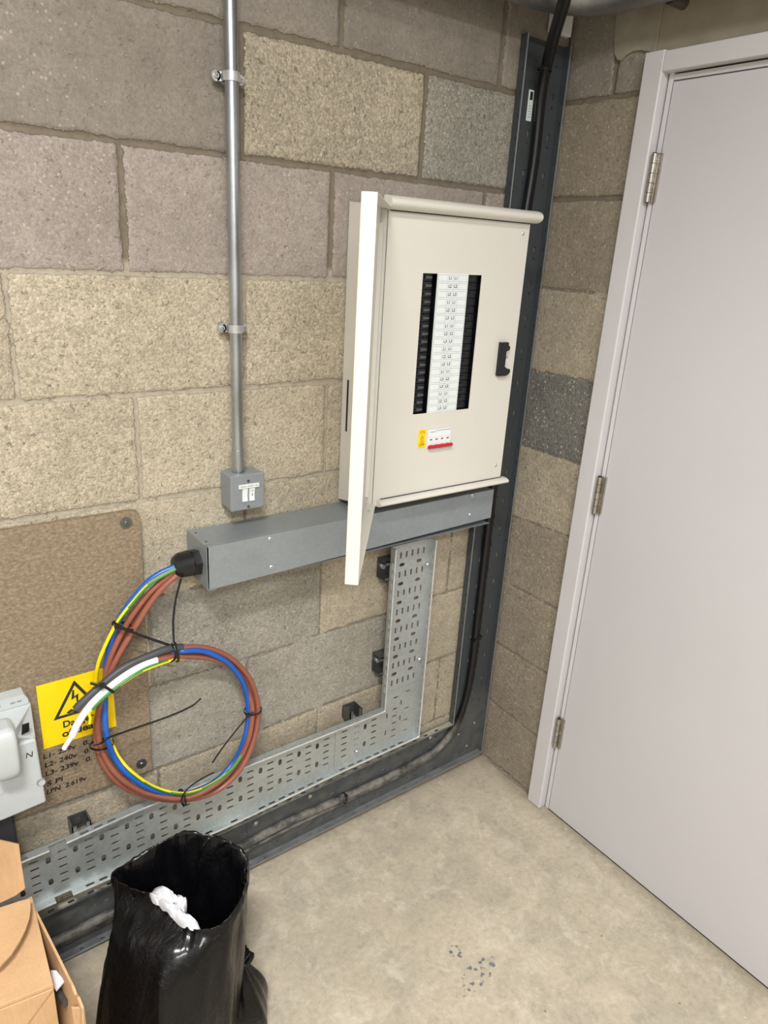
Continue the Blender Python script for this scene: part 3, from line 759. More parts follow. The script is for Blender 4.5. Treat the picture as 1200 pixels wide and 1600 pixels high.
# top slopes up a little towards the board, so use a sheared sheet
mb.prism([(tx0+0.004, -0.002, tz1), (tx1, -0.002, tz1+0.004), (tx1, ty+0.001, tz1+0.004), (tx0+0.004, ty+0.001, tz1)], (0, 0, -w), 'trunk')
obj('trunking_body', mb, t, bevel=0.0006)
mb = MB().prism([(tx0+0.003, ty, tz0-0.002), (tx1, ty, tz0+0.018), (tx1, ty, tz1+0.006), (tx0+0.003, ty, tz1+0.001)], (0, -0.0018, 0), 'trunk')
mb.prism([(tx0+0.003, ty, tz1-0.001), (tx1, ty, tz1+0.004), (tx1, ty+0.012, tz1+0.0045), (tx0+0.003, ty+0.012, tz1-0.0005)], (0, 0, 0.0016), 'trunk')
obj('lid', mb, t, bevel=0.0006)
mb = MB().box((tx0, -0.002, tz0-0.004), (tx0+0.0018, ty+0.003, tz1+0.001), 'trunk')
mb.box((tx0, -0.006, tz1+0.001), (tx0+0.018, ty+0.012, tz1+0.0022), 'trunk').box((tx0, -0.006, tz0-0.004), (tx0+0.02, ty-0.002, tz0-0.0026), 'trunk')
ec = obj('end_cap', mb, t, bevel=0.0006)
for y in (-0.03, -0.085): obj('rivet', MB().cyl((tx0+0.010, y, tz1+0.002), (tx0+0.010, y, tz1+0.0032), 0.0028, 'channel', 12), ec)
for c in [(-0.8902, -0.1152, 1.0469), (-0.8868, -0.1152, 0.9776), (-0.2839, -0.1152, 1.0547), (-0.2858, -0.1152, 0.9998)]:
    obj('lid_screw', screw_head(MB(), Vector(c), -Y, 0.0052, 'bolt', 0.0035), t)
gy, gz = -0.062, 1.003
mb = MB().cyl((tx0, gy, gz), (tx0-0.016, gy, gz), 0.0300, 'black', 6)
mb.cyl((tx0-0.016, gy, gz), (tx0-0.019, gy, gz), 0.026, 'black', 32)
mb.cyl((tx0-0.019, gy, gz), (tx0-0.042, gy, gz), 0.0290, 'black', 12, r2=0.0275)
mb.cyl((tx0-0.042, gy, gz), (tx0-0.054, gy, gz), 0.0275, 'black', 12, r2=0.0195)
obj('cable_gland', mb, t, bevel=0.0012)

# ---------------------------------------------------------------- distribution board with its door swung open
t = thing('distribution_board', (-0.43, -0.075, 1.09), 'cream metal distribution board with its door hanging open on the left', 'distribution board')
bx0, bx1, by, bz0, bz1 = -0.640, -0.222, -0.150, 1.092, 1.745
mb = MB(); w = 0.0015
mb.box((bx0, -0.002, bz0-0.022), (bx1, -0.0035, bz1+0.006), 'cream')
mb.prism([(bx0, -0.002, bz0-0.026), (bx0, by+0.004, bz0-0.002), (bx0, by+0.004, bz1), (bx0, -0.002, bz1+0.012)], (w, 0, 0), 'cream')
mb.prism([(bx1, -0.002, bz0-0.026), (bx1, by+0.004, bz0-0.002), (bx1, by+0.004, bz1), (bx1, -0.002, bz1+0.012)], (-w, 0, 0), 'cream')
mb.prism([(bx0, -0.002, bz0-0.026), (bx1, -0.002, bz0-0.026), (bx1, by+0.004, bz0-0.002), (bx0, by+0.004, bz0-0.002)], (0, 0, w), 'cream')
mb.prism([(bx0, -0.002, bz1+0.012), (bx1, -0.002, bz1+0.012), (bx1, by+0.004, bz1), (bx0, by+0.004, bz1)], (0, 0, -w), 'cream')
mb.box((bx0-0.0004, -0.022, 1.245), (bx0+0.001, -0.030, 1.37), 'black')
obj('enclosure', mb, t, bevel=0.001)
# front cover with real openings
wx0, wx1, wz0, wz1 = -0.538, -0.362, 1.3045, 1.6185
mb = MB(); sx0, sx1, sz0, sz1 = -0.488, -0.4165, 1.2185, 1.2640
mb.plate([(bx0, bz0), (bx1, bz0), (bx1, bz1), (bx0, bz1)], [[(wx0, wz0), (-0.496, wz0), (-0.496, wz1), (wx0, wz1)], [(-0.4038, wz0), (wx1, wz0), (wx1, wz1), (-0.4038, wz1)], [(sx0, sz0), (sx1, sz0), (sx1, sz1), (sx0, sz1)]],
         0.0016, ((0, by, 0), X, Z, -Y), 'cream')
cover = obj('front_cover', mb, t)
for c in ((-0.2435, by, 1.7155), (-0.2455, by, 1.1437)): obj('cover_screw', screw_head(MB(), c, -Y, 0.0042, 'bolt', 0.003), t)
obj('breaker_chassis', MB().box((wx0-0.012, by+0.034, wz0-0.012), (wx1+0.012, by+0.036, wz1+0.012), 'black_in')
    .box((wx0-0.012, by+0.0018, wz0-0.012), (wx0-0.006, by+0.034, wz1+0.012), 'black_in').box((wx1+0.006, by+0.0018, wz0-0.012), (wx1+0.012, by+0.034, wz1+0.012), 'black_in'), t)
pitch = (wz1-wz0)/18
b0 = None
for side in (0, 1):
    for k in range(18):
        zc_ = wz1-pitch*(k+0.5); xa_, xb_ = (wx0+0.003, -0.516) if side == 0 else (-0.4033, wx1-0.003)
        if k == 0:
            mb = MB().box((xa_, by+0.010, zc_-pitch/2+0.0005), (xb_+(0.014 if side == 0 else 0), by+0.033, zc_+pitch/2-0.0005), 'black_in')
            b0 = obj('circuit_breaker', mb, t, bevel=0.0008)
            xm = (xa_+xb_)/2; s = 1 if side == 0 else -1; tb = MB()
            xx = xb_+0.009 if side == 0 else xa_+0.003
            tb.prism([(xx-s*0.017, by+0.010, zc_-0.0036), (xx, by+0.010, zc_-0.0020), (xx, by+0.010, zc_+0.0020), (xx-s*0.017, by+0.010, zc_+0.0036)], (0, -0.0055, 0), 'toggle' if side == 0 else 'black_in')
            obj('toggle', tb, b0, bevel=0.0005)
            org = WORLD[b0.name].copy()
        else: copy_part(b0, t, org-Z*pitch*k)
mb = MB().box((-0.4955, by-0.0002, wz0-0.001), (-0.4043, by-0.0010, wz1+0.001), 'label')
yf = by-0.0011; cx = -0.4500
for k in range(18):
    zc_ = wz1-pitch*(k+0.5); h2 = pitch*0.40; x0_, x1_ = -0.4935, -0.4065
    for a, b in (((x0_, zc_-h2), (x1_, zc_-h2+0.0006)), ((x0_, zc_+h2), (x1_, zc_+h2-0.0006)), ((x0_, zc_-h2), (x0_+0.0006, zc_+h2)), ((x1_-0.0006, zc_-h2), (x1_, zc_+h2)),
                 ((cx-0.0003, zc_-h2), (cx+0.0003, zc_+h2)), ((cx-0.0165, zc_-h2), (cx-0.016, zc_+h2)), ((cx+0.016, zc_-h2), (cx+0.0165, zc_+h2))):
        mb.box((a[0], yf, a[1]), (b[0], yf-0.0001, b[1]), 'cell')
    for dx in (-0.0083, 0.0083): mb.text('L%d' % (k % 3+1), 0.0098, ((cx+dx, yf, zc_), X, Z, -Y), 'ink', bold=0.02)
obj('circuit_label_strip', mb, t)
# main switch
mb = MB().box((sx0+0.0004, by+0.02, sz0+0.0004), (sx1-0.0004, by-0.004, sz1-0.0004), 'white_pl')
msw = obj('main_switch', mb, t, bevel=0.0006)
mb = MB().text('ISOLATOR', 0.0042, ((-0.4745, by-0.0041, 1.2575), X, Z, -Y), 'ink', fit=0.016).box((-0.464, by-0.0041, 1.2598), (-0.419, by-0.0044, 1.2606), 'ink')
for k in range(4):
    x = -0.4795+k*0.0175; mb.box((x-0.0035, by-0.0041, 1.2375), (x+0.0035, by-0.0045, 1.2400), 'ink')
    mb.box((x-0.008, by-0.0041, 1.2440), (x+0.008, by-0.0043, 1.2444), 'cell')
obj('switch_markings', mb, msw)
mb = MB().cyl((sx0-0.0005, by-0.009, 1.2222), (sx1+0.001, by-0.009, 1.2222), 0.0043, 'red', 16)
for k in range(4): mb.box((-0.4825+k*0.0175, by-0.003, 1.2215), (-0.4765+k*0.0175, by-0.009, 1.2260), 'red')
obj('red_switch_bar', mb, msw)
mb = MB().box((-0.5165, by-0.0002, 1.2215), (-0.4935, by-0.0012, 1.2655), 'yellow')
fr = lambda z, x=-0.505: ((x, by-0.0013, z), X, Z, -Y)
mb.text('ON', 0.0100, fr(1.2590), 'redink').text('OFF', 0.0100, fr(1.2275), 'ink')
tri = lambda cx, cz, r: [(cx, cz+r), (cx-r*0.87, cz-r*0.5), (cx+r*0.87, cz-r*0.5)]
a = tri(-0.505, 1.2455, 0.0065); bb = tri(-0.505, 1.2455, 0.0050)
mb.plate(a, [bb], 0.0002, ((0, by-0.0013, 0), X, Z, -Y), 'ink').box((-0.5054, by-0.0012, 1.2440), (-0.5046, by-0.0015, 1.2480), 'ink')
for z in (1.2385, 1.2355, 1.2325): mb.text('DANGER', 0.0028, fr(z), 'ink')
obj('on_off_sticker', mb, t)
# latch keeper
mb = MB()
k0 = [(-0.2835, 1.382), (-0.2835, 1.4645), (-0.2585, 1.4645), (-0.2585, 1.4565), (-0.2530, 1.4545), (-0.2530, 1.4455), (-0.2640, 1.4425), (-0.2640, 1.4050), (-0.2545, 1.4000), (-0.2450, 1.3985), (-0.2430, 1.3905), (-0.2480, 1.3855), (-0.2560, 1.3820)]
mb.prism([(x, by-0.0002, z) for x, z in k0], (0, -0.012, 0), 'black')
obj('door_catch', mb, t, bevel=0.0015)
obj('catch_screw', screw_head(MB(), (-0.2505, by, 1.4270), -Y, 0.0035, 'bolt', 0.003), t)
# rounded extrusions along the top and bottom of the front
def extr(z, yc, ry, rz, x0, x1, name):
    pr_ = []
    for i in range(17):
        a = math.radians(-90+180*i/16); pr_.append((yc-ry*math.cos(a), z+rz*math.sin(a)))
    r0 = [(x0, y, q) for y, q in pr_]+[(x0, yc+0.006, z+rz), (x0, yc+0.006, z-rz)]
    mb = MB().prism(r0, (x1-x0, 0, 0), 'cream')
    for f in range(len(mb.f)):
        if len(mb.f[f]) == 4: mb.sm[f] = False
    return obj(name, mb, t, bevel=0.0)
extr(bz1+0.0080, by-0.004, 0.023, 0.0135, bx0-0.012, bx1+0.0135, 'top_trim')
extr(bz0+0.0080, by-0.004, 0.017, 0.0075, bx0+0.01, bx1+0.0130, 'bottom_trim')
obj('trim_gap_shade', MB().box((bx0+0.004, by-0.0004, bz1-0.0075), (bx1-0.001, by-0.004, bz1-0.0055), 'gap_shade'), t)  # thin dark strips paint the shaded gaps at both trims
obj('trim_gap_shade', MB().box((bx0+0.02, by-0.0004, bz0+0.0160), (bx1-0.001, by-0.003, bz0+0.0170), 'gap_shade'), t)
# open door: shallow tray swung about the left edge
hx, hy = bx0-0.0145, by+0.0095
dv = Vector((-0.6365, -0.7713, 0)); nv = Vector((0.7713, -0.6365, 0))      # along the door; towards its inner side
DW, dz0, dz1, dt = 0.432, 1.0985, 1.7425, 0.0245
def dbox(a0, a1, n0, n1, z0_, z1_, m, mb):
    o = Vector((hx, hy, 0))
    q = [o+dv*a+nv*n for a, n in ((a0, n0), (a1, n0), (a1, n1), (a0, n1))]
    vs = [p+Z*z0_ for p in q]+[p+Z*z1_ for p in q]
    fs = [(0,3,2,1),(4,5,6,7),(0,1,5,4),(1,2,6,5),(2,3,7,6),(3,0,4,7)]
    if (q[1]-q[0]).cross(q[3]-q[0]).z < 0: fs = [f[::-1] for f in fs]
    return mb.add(vs, fs, m)
mb = MB(); w = 0.0016
dbox(0, DW, 0, w, dz0, dz1, 'cream', mb)                                   # skin
dbox(DW-w, DW, w, dt, dz0, dz1, 'cream', mb)                               # free edge
dbox(0, w, w, dt*0.6, dz0, dz1, 'cream', mb)
dbox(w, DW-w, w, dt, dz0, dz0+w, 'cream', mb); dbox(w, DW-w, w, dt, dz1-w, dz1, 'cream', mb)
dr = obj('board_door', mb, t, bevel=0.0008)
mb = MB(); dbox(0.02, 0.035, w, 0.010, dz0+0.03, dz1-0.03, 'cream', mb); obj('door_stiffener', mb, dr)
for z in (dz0+0.09, dz1-0.09):
    mb = MB().cyl((hx+0.004, hy-0.001, z-0.025), (hx+0.004, hy-0.001, z+0.025), 0.004, 'cream', 12); obj('door_hinge', mb, dr)
mb = MB(); o = Vector((hx, hy, dz0+w))+dv*0.055+nv*0.014
screw_head(mb, o, Z, 0.0035, 'bolt', 0.003); obj('stud', mb, dr)

# ---------------------------------------------------------------- steel conduit, saddles and switch
t = thing('steel_conduit', (-0.925, -0.032, 1.186), 'shiny steel conduit running up the wall above the grey switch', 'conduit')
cb = Vector((-0.925, -0.0315, 1.183)); ct = Vector((-0.9340, -0.0315, 3.10))
obj('conduit_tube', MB().cyl(cb, ct, 0.0125, 'conduit', 40), t)
obj('coupler', MB().cyl(cb+Z*0.002, cb+Z*0.052, 0.0140, 'conduit', 40), t, bevel=0.0006)
for z in (1.944, 1.492):
    xc = np.interp(z, [cb.z, ct.z], [cb.x, ct.x]); mb = MB()
    for zz in (-0.008, 0.008): pass
    n = 20; A = []; B = []
    for i in range(n+1):
        a = math.pi*i/n
        A.append((xc-0.0135*math.cos(a), -0.0315-0.0135*math.sin(a))); B.append((xc-0.0155*math.cos(a), -0.0315-0.0155*math.sin(a)))
    poly = A+B[::-1]
    for i in range(n):
        q = [A[i], A[i+1], B[i+1], B[i]]
        mb.prism([Vector((x, y, z-0.008)) for x, y in q], (0, 0, 0.016), 'bolt')
    for s in (-1, 1):
        mb.box((xc+s*0.0135, -0.0315, z-0.008), (xc+s*0.0155, -0.019, z+0.008), 'bolt')
        mb.cyl((xc+s*0.024, -0.019, z), (xc+s*0.024, -0.0165, z), 0.009, 'bolt', 20)
        mb.box((xc+s*0.0135, -0.019, z-0.008), (xc+s*0.022, -0.0165, z+0.008), 'bolt')
        screw_head(mb, (xc+s*0.024, -0.019, z), -Y, 0.0052, 'bolt', 0.005)
    mb.cyl((xc, -0.0165, z), (xc, -0.002, z), 0.011, 'bolt', 20).box((xc-0.024, -0.0165, z-0.008), (xc+0.024, -0.0145, z+0.008), 'bolt')
    obj('saddle', mb, t)
t = thing('grey_switch_box', (-0.915, -0.03, 1.102), 'grey metal switch box with two white rockers under the conduit', 'switch')
qx0, qx1, qy, qz0, qz1 = -0.9565, -0.8745, -0.060, 1.1015, 1.1845
obj('back_box', MB().box((qx0+0.0015, -0.002, qz0+0.0015), (qx1-0.0015, qy+0.012, qz1-0.0015), 'swbox'), t, bevel=0.004, seg=3)
pl = obj('switch_plate', MB().box((qx0, qy+0.0125, qz0), (qx1, qy, qz1), 'swbox'), t, bevel=0.004, seg=3)
for x, nm in ((-0.9235, 0), (-0.9070, 1)):
    mb = MB().prism([(x-0.0062, qy+0.001, 1.1230), (x-0.0062, qy-0.0030, 1.1230), (x-0.0062, qy-0.0012, 1.1330), (x-0.0062, qy-0.0035, 1.1520), (x-0.0062, qy+0.001, 1.1520)], (0.0124, 0, 0), 'label')
    if nm: mb.box((x-0.0006, qy-0.0036, 1.1340), (x+0.0006, qy-0.0031, 1.1400), 'ink').text('GRID', 0.0028, ((x, qy-0.0037, 1.1470), X, Z, -Y), 'ink')
    obj('rocker', mb, t, bevel=0.0008)
mb = MB().box((-0.9385, qy-0.0003, 1.1538), (-0.8905, qy-0.0040, 1.1625), 'label').text('DB/B/L1+02/02/1.18.2', 0.0052, ((-0.9145, qy-0.0041, 1.1582), X, Z, -Y), 'ink', fit=0.043)
obj('circuit_label', mb, t)
for z in (1.1095, 1.1690): obj('plate_screw', MB().cyl((-0.9150, qy, z), (-0.9150, qy-0.0015, z), 0.0030, 'channel', 14).box((-0.9175, qy-0.0014, z-0.0004), (-0.9125, qy-0.0019, z+0.0004), 'black'), t)

# ---------------------------------------------------------------- particle board with sticker, writing and screws
t = thing('backing_board', (-1.4, -0.01, 0.465), 'brown particle board screwed to the wall behind the cable coil', 'board')
out = [(-2.0, 0.4680), (-1.1665, 0.4650), (-1.1515, 0.4648), (-1.1405, 1.1080), (-1.1450, 1.1215), (-1.1560, 1.1255), (-2.0, 1.1300)]
mb = MB().prism([(x, -0.002, z) for x, z in out], (0, -0.016, 0), 'mdf'); obj('board_panel', mb, t, bevel=0.0012)
for c in [(-1.1712, -0.0180, 1.1021), (-1.1755, -0.0180, 0.4940)]:
    wb = MB().cyl(c, Vector(c)-Y*0.0018, 0.0125, 'channel', 28); screw_head(wb, Vector(c)-Y*0.0018, -Y, 0.0060, 'channel', 0.004); obj('washer_screw', wb, t)
mb = MB(); lines = [('L1- 239v   0.', 131, 1166, 68), ('L2- 240v   0.', 133, 1182, 68), ('L3- 239v   0.', 136, 1198, 70), ('S Pi', 93, 1221, 24), ('LPN  2.619v', 112, 1238, 60)]
for (s_, u_, v_, w_), c in zip(lines, [(-1.3326, -0.0180, 0.6008), (-1.3320, -0.0180, 0.5784), (-1.3314, -0.0180, 0.5557), (-1.3630, -0.0180, 0.5283), (-1.3410, -0.0180, 0.5076)]):
    mb.text(s_, 0.0165, (Vector(c), Vector((1, 0, 0.02)), Vector((0.12, 0, 1)), -Y), 'pen', fit=w_/720.0, bold=0.032)
obj('handwriting', mb, t)
# warning sticker
mb = MB(); zc_ = 0.6985; xc_ = -1.3005; y0_ = -0.0182
mb.box((-1.3765, y0_, 0.6205), (-1.2250, y0_-0.0012, 0.7775), 'yellow')
yf = y0_-0.0014; cx_, cz_, r_ = -1.3030, 0.7120, 0.0560
a = tri(cx_, cz_, r_); b = tri(cx_, cz_, r_*0.77)
mb.plate(a, [b], 0.0002, ((0, yf, 0), X, Z, -Y), 'ink')
bolt = [(-0.006, 0.030), (-0.010, 0.006), (0.000, 0.011), (0.001, -0.006), (-0.003, -0.004), (0.001, -0.020), (0.007, -0.006), (0.004, -0.006), (0.006, 0.018), (-0.003, 0.013), (-0.002, 0.030)]
mb.plate([(cx_+x*0.95, cz_+z*0.95+0.004) for x, z in bolt], [], 0.0002, ((0, yf, 0), X, Z, -Y), 'ink')
body = [(-0.022, -0.018), (-0.012, -0.012), (-0.004, -0.017), (0.004, -0.014), (0.012, -0.020), (0.020, -0.021), (0.021, -0.024), (0.006, -0.024), (-0.002, -0.022), (-0.016, -0.024)]
mb.plate([(cx_+x, cz_+z) for x, z in body], [], 0.0002, ((0, yf, 0), X, Z, -Y), 'ink')
mb.text('Danger', 0.0225, ((cx_, yf, 0.6660), X, Z, -Y), 'ink', fit=0.064, bold=0.03).text('of death', 0.0235, ((cx_+0.008, yf, 0.6430), X, Z, -Y), 'ink', fit=0.086, bold=0.03)
tag(obj('warning_sticker', mb), 'yellow electric shock warning sticker partly hidden by the cable coil', 'sticker')

# ---------------------------------------------------------------- coil of cables hanging from the gland
t = thing('cable_coil', (-1.06, -0.07, 0.58), 'coil of brown, blue and striped cables hanging from the trunking gland', 'cable')
A = [(-1.0566, -0.0620, 0.9971), (-1.0809, -0.0620, 0.9949), (-1.1406, -0.0560, 0.9536), (-1.1941, -0.0500, 0.8873), (-1.2339, -0.0500, 0.8138), (-1.2563, -0.0520, 0.7350), (-1.2751, -0.0480, 0.6493), (-1.2739, -0.0580, 0.5792), (-1.2461, -0.0740, 0.5136), (-1.1907, -0.0780, 0.4525), (-1.1080, -0.0920, 0.4101), (-1.0235, -0.0940, 0.3980), (-0.9568, -0.0940, 0.4375), (-0.9119, -0.0780, 0.5044), (-0.8948, -0.0620, 0.5736), (-0.9141, -0.0600, 0.6593), (-0.9642, -0.0620, 0.7358), (-1.0236, -0.0700, 0.7861), (-1.0868, -0.0800, 0.8140)]
A2 = [(-1.0868, -0.0800, 0.8140), (-1.1205, -0.0820, 0.8205), (-1.1592, -0.0840, 0.8177), (-1.2188, -0.0860, 0.8066), (-1.2764, -0.0880, 0.7744), (-1.3064, -0.0900, 0.7553), (-1.3198, -0.0900, 0.7447)]
B = [(-1.0591, -0.0680, 0.9925), (-1.0807, -0.0680, 0.9883), (-1.1343, -0.0640, 0.9450), (-1.1847, -0.0600, 0.8741), (-1.2266, -0.0600, 0.8090), (-1.2588, -0.0600, 0.7325), (-1.2739, -0.0600, 0.6566), (-1.2676, -0.0720, 0.5896), (-1.2396, -0.0880, 0.5279), (-1.1853, -0.0900, 0.4645), (-1.1082, -0.1020, 0.4236), (-1.0354, -0.1040, 0.4266), (-0.9648, -0.0820, 0.4442), (-0.9295, -0.0820, 0.5104), (-0.9135, -0.0680, 0.5786), (-0.9229, -0.0600, 0.6294), (-0.9482, -0.0580, 0.6914), (-0.9900, -0.0620, 0.7354), (-1.0441, -0.0700, 0.7706), (-1.1051, -0.0800, 0.7953), (-1.1468, -0.0860, 0.8037)]
B2 = [(-1.1468, -0.0860, 0.8037), (-1.1758, -0.0900, 0.8041), (-1.2156, -0.0940, 0.7928), (-1.2529, -0.0960, 0.7754), (-1.2895, -0.0960, 0.7496), (-1.3171, -0.0940, 0.7148), (-1.3318, -0.0920, 0.6845)]
B3 = [(-1.3318, -0.0920, 0.6845), (-1.3415, -0.0910, 0.6718), (-1.3499, -0.0900, 0.6587)]
D = [(-1.0513, -0.0550, 0.9854), (-1.0743, -0.0550, 0.9860), (-1.1331, -0.0480, 0.9391), (-1.1843, -0.0400, 0.8641), (-1.2241, -0.0400, 0.7974), (-1.2513, -0.0420, 0.7273), (-1.2681, -0.0400, 0.6413), (-1.2639, -0.0520, 0.5620), (-1.2331, -0.0660, 0.5017), (-1.1789, -0.0680, 0.4430), (-1.1027, -0.0820, 0.4056), (-1.0218, -0.0820, 0.3921), (-0.9581, -0.0820, 0.4295), (-0.9165, -0.0660, 0.4945), (-0.8976, -0.0500, 0.5673), (-0.9135, -0.0480, 0.6468), (-0.9647, -0.0520, 0.7219), (-1.0276, -0.0600, 0.7686), (-1.0837, -0.0700, 0.7947), (-1.1512, -0.0780, 0.7992), (-1.2102, -0.0800, 0.7878), (-1.2594, -0.0800, 0.7653), (-1.2899, -0.0820, 0.7459), (-1.3119, -0.0840, 0.7318)]
Bl = [(-1.0591, -0.0620, 1.0052), (-1.0834, -0.0620, 1.0030), (-1.1334, -0.0560, 0.9850), (-1.1735, -0.0520, 0.9480), (-1.2033, -0.0500, 0.9097), (-1.2265, -0.0440, 0.8551), (-1.2409, -0.0400, 0.7869), (-1.2542, -0.0600, 0.7228), (-1.2622, -0.0800, 0.6566), (-1.2502, -0.0820, 0.5873), (-1.2203, -0.0940, 0.5287), (-1.1682, -0.0920, 0.4652), (-1.0995, -0.0920, 0.4250), (-1.0245, -0.0820, 0.4168), (-0.9643, -0.0700, 0.4454), (-0.9360, -0.0740, 0.5116), (-0.9209, -0.0620, 0.5777), (-0.9348, -0.0640, 0.6578), (-0.9760, -0.0700, 0.7318), (-1.0347, -0.0780, 0.7853), (-1.0843, -0.0840, 0.8055), (-1.1061, -0.0720, 0.8011), (-1.1556, -0.0700, 0.7947), (-1.2046, -0.0700, 0.7835)]
G = [(-1.0610, -0.0700, 1.0028), (-1.0851, -0.0700, 1.0007), (-1.1427, -0.0660, 0.9780), (-1.1826, -0.0620, 0.9399), (-1.2148, -0.0600, 0.9025), (-1.2400, -0.0540, 0.8551), (-1.2590, -0.0480, 0.8052), (-1.2649, -0.0360, 0.7367), (-1.2580, -0.0360, 0.6516), (-1.2487, -0.0600, 0.6127), (-1.2394, -0.0760, 0.5785), (-1.2168, -0.0940, 0.5394), (-1.1689, -0.0960, 0.4777), (-1.1076, -0.1060, 0.4395), (-1.0394, -0.1020, 0.4307), (-0.9745, -0.0920, 0.4498), (-0.9291, -0.0700, 0.4868), (-0.9048, -0.0500, 0.5414), (-0.9084, -0.0440, 0.6055), (-0.9334, -0.0440, 0.6786), (-0.9848, -0.0500, 0.7273), (-1.0439, -0.0620, 0.7663), (-1.0945, -0.0780, 0.7860), (-1.1239, -0.0880, 0.7943), (-1.1831, -0.0980, 0.7951), (-1.2322, -0.1020, 0.7795), (-1.2688, -0.1020, 0.7581), (-1.2901, -0.1000, 0.7397)]
G2 = [(-1.2901, -0.1000, 0.7397), (-1.2973, -0.1010, 0.7336), (-1.2962, -0.1030, 0.7219), (-1.2986, -0.1030, 0.7085)]
rB = 0.0064
obj('brown_conductor', MB().tube(smooth_path(A, 8), rB, 'brown', 14), t)
o = obj('black_sleeve', MB().tube(smooth_path(A2, 8), rB+0.0018, 'sleeve_black', 14), t); o['label'] = 'black sleeve on the uppermost loose end'
obj('brown_conductor', MB().tube(smooth_path(B, 8), rB, 'brown', 14), t)
o = obj('white_sleeve', MB().tube(smooth_path(B2, 8), rB+0.0014, 'sleeve_white', 14).tube(smooth_path(B3, 4), rB-0.0012, 'sleeve_white', 14), t); o['label'] = 'white sleeved loose end'
mb = MB().tube(smooth_path(D, 8), rB, 'brown', 14)
obj('brown_conductor', mb, t)
o = obj('blue_conductor', MB().tube(smooth_path(Bl, 8), rB, 'blue', 14), t); o['label'] = 'blue conductor'
o = obj('earth_conductor', MB().tube(smooth_path(G, 8), 0.0043, 'yel_pvc', 12, stripe=('green', 0.12, 0.42)).tube(smooth_path(G2, 4), 0.0030, 'yel_pvc', 10), t); o['label'] = 'green and yellow striped conductor'
mb = MB(); e = Vector(A2[-1]); rr = random.Random(2)
for k in range(9):
    d = Vector((-0.75, -0.1, -0.45))+Vector([rr.uniform(-0.4, 0.4) for _ in range(3)])
    mb.cyl(e, e+d.normalized()*rr.uniform(0.010, 0.018), 0.0011, 'copper', 6)
obj('bare_strands', mb, t)
def band(c, axis, rw, rd, **k): obj('cable_tie', tie_band(t, c, axis, rw, rd, **k), t)
def tail(pts, w=0.0022):
    return MB().tube(smooth_path(pts, 6), w, 'black', 8, flat=(0, 1, 0))
cb_ = (-1.2016, -0.0520, 0.8858); band(cb_, (0.45, 0, 0.9), 0.024, 0.018)
T1 = [(-1.2262, -0.0740, 0.9110), (-1.2009, -0.0800, 0.8887), (-1.1551, -0.0780, 0.8542), (-1.1068, -0.0800, 0.8217)]
obj('tie_tail', tail(T1, 0.0030), t)
T2 = [(-1.0762, -0.0620, 0.9711), (-1.0888, -0.0600, 0.9255), (-1.0980, -0.0640, 0.8828), (-1.1019, -0.0700, 0.8472), (-1.1054, -0.0800, 0.8213)]
obj('tie_tail', tail(T2, 0.0026), t)
T3 = [(-1.1085, -0.0860, 0.8349), (-1.1080, -0.0980, 0.8186), (-1.1103, -0.0940, 0.7980), (-1.1185, -0.0880, 0.7893)]
obj('tie_tail', tail(T3, 0.0030), t); h = Vector((-1.1080, -0.0880, 0.8294)); obj('tie_head', MB().box(h-Vector((0.005, 0.004, 0.004)), h+Vector((0.005, 0.004, 0.004)), 'black'), t)
band((-1.1025, -0.0780, 0.8032), (1, 0, 0.1), 0.022, 0.016, head=False)
T4 = [(-1.2889, -0.1000, 0.8026), (-1.2771, -0.1060, 0.7974), (-1.2636, -0.1100, 0.7904), (-1.2460, -0.1060, 0.7679)]
obj('tie_tail', tail(T4, 0.0032), t); h = Vector((-1.2683, -0.1100, 0.7951)); obj('tie_head', MB().box(h-Vector((0.005, 0.004, 0.004)), h+Vector((0.005, 0.004, 0.004)), 'black'), t)
band((-1.2703, -0.0660, 0.6206), (0.12, 0, 1), 0.024, 0.018, head=False)
T5 = [(-1.2907, -0.0820, 0.6382), (-1.2759, -0.0860, 0.6397), (-1.2612, -0.0880, 0.6482), (-1.2082, -0.0740, 0.6394), (-1.1247, -0.0700, 0.6384), (-1.0691, -0.0680, 0.6441), (-1.0430, -0.0660, 0.6562)]
obj('tie_tail', tail(T5, 0.0026), t)
band((-0.9078, -0.0600, 0.5678), (0.05, 0, 1), 0.022, 0.018)
T6 = [(-0.9169, -0.0820, 0.5810), (-0.9349, -0.0800, 0.5680), (-0.9726, -0.0760, 0.5278), (-1.0041, -0.0740, 0.4923), (-1.0221, -0.0720, 0.4663)]
obj('tie_tail', tail(T6, 0.0024), t)
band((-1.1077, -0.0920, 0.4176), (1, 0, 0), 0.019, 0.020, head=False)
T7 = [(-1.1189, -0.1140, 0.4285), (-1.1128, -0.1160, 0.4476), (-1.0960, -0.1140, 0.4605), (-1.0659, -0.1100, 0.4659), (-1.0336, -0.1060, 0.4671)]
obj('tie_tail', tail(T7, 0.0024), t)

# ---------------------------------------------------------------- service head at the left edge
t = thing('service_fuse_unit', (-1.46, -0.06, 0.54), 'light grey moulded service fuse head on the board at left edge', 'fuse box')
yF = -0.100
outl = [(-1.72, 0.560), (-1.478, 0.5445), (-1.3962, 0.5510), (-1.4002, 0.710), (-1.72, 0.716)]
mb = MB().prism([(x, -0.019, z) for x, z in outl], (0, yF+0.019, 0), 'meter')
obj('lower_cover', mb, t, bevel=0.004, seg=3)
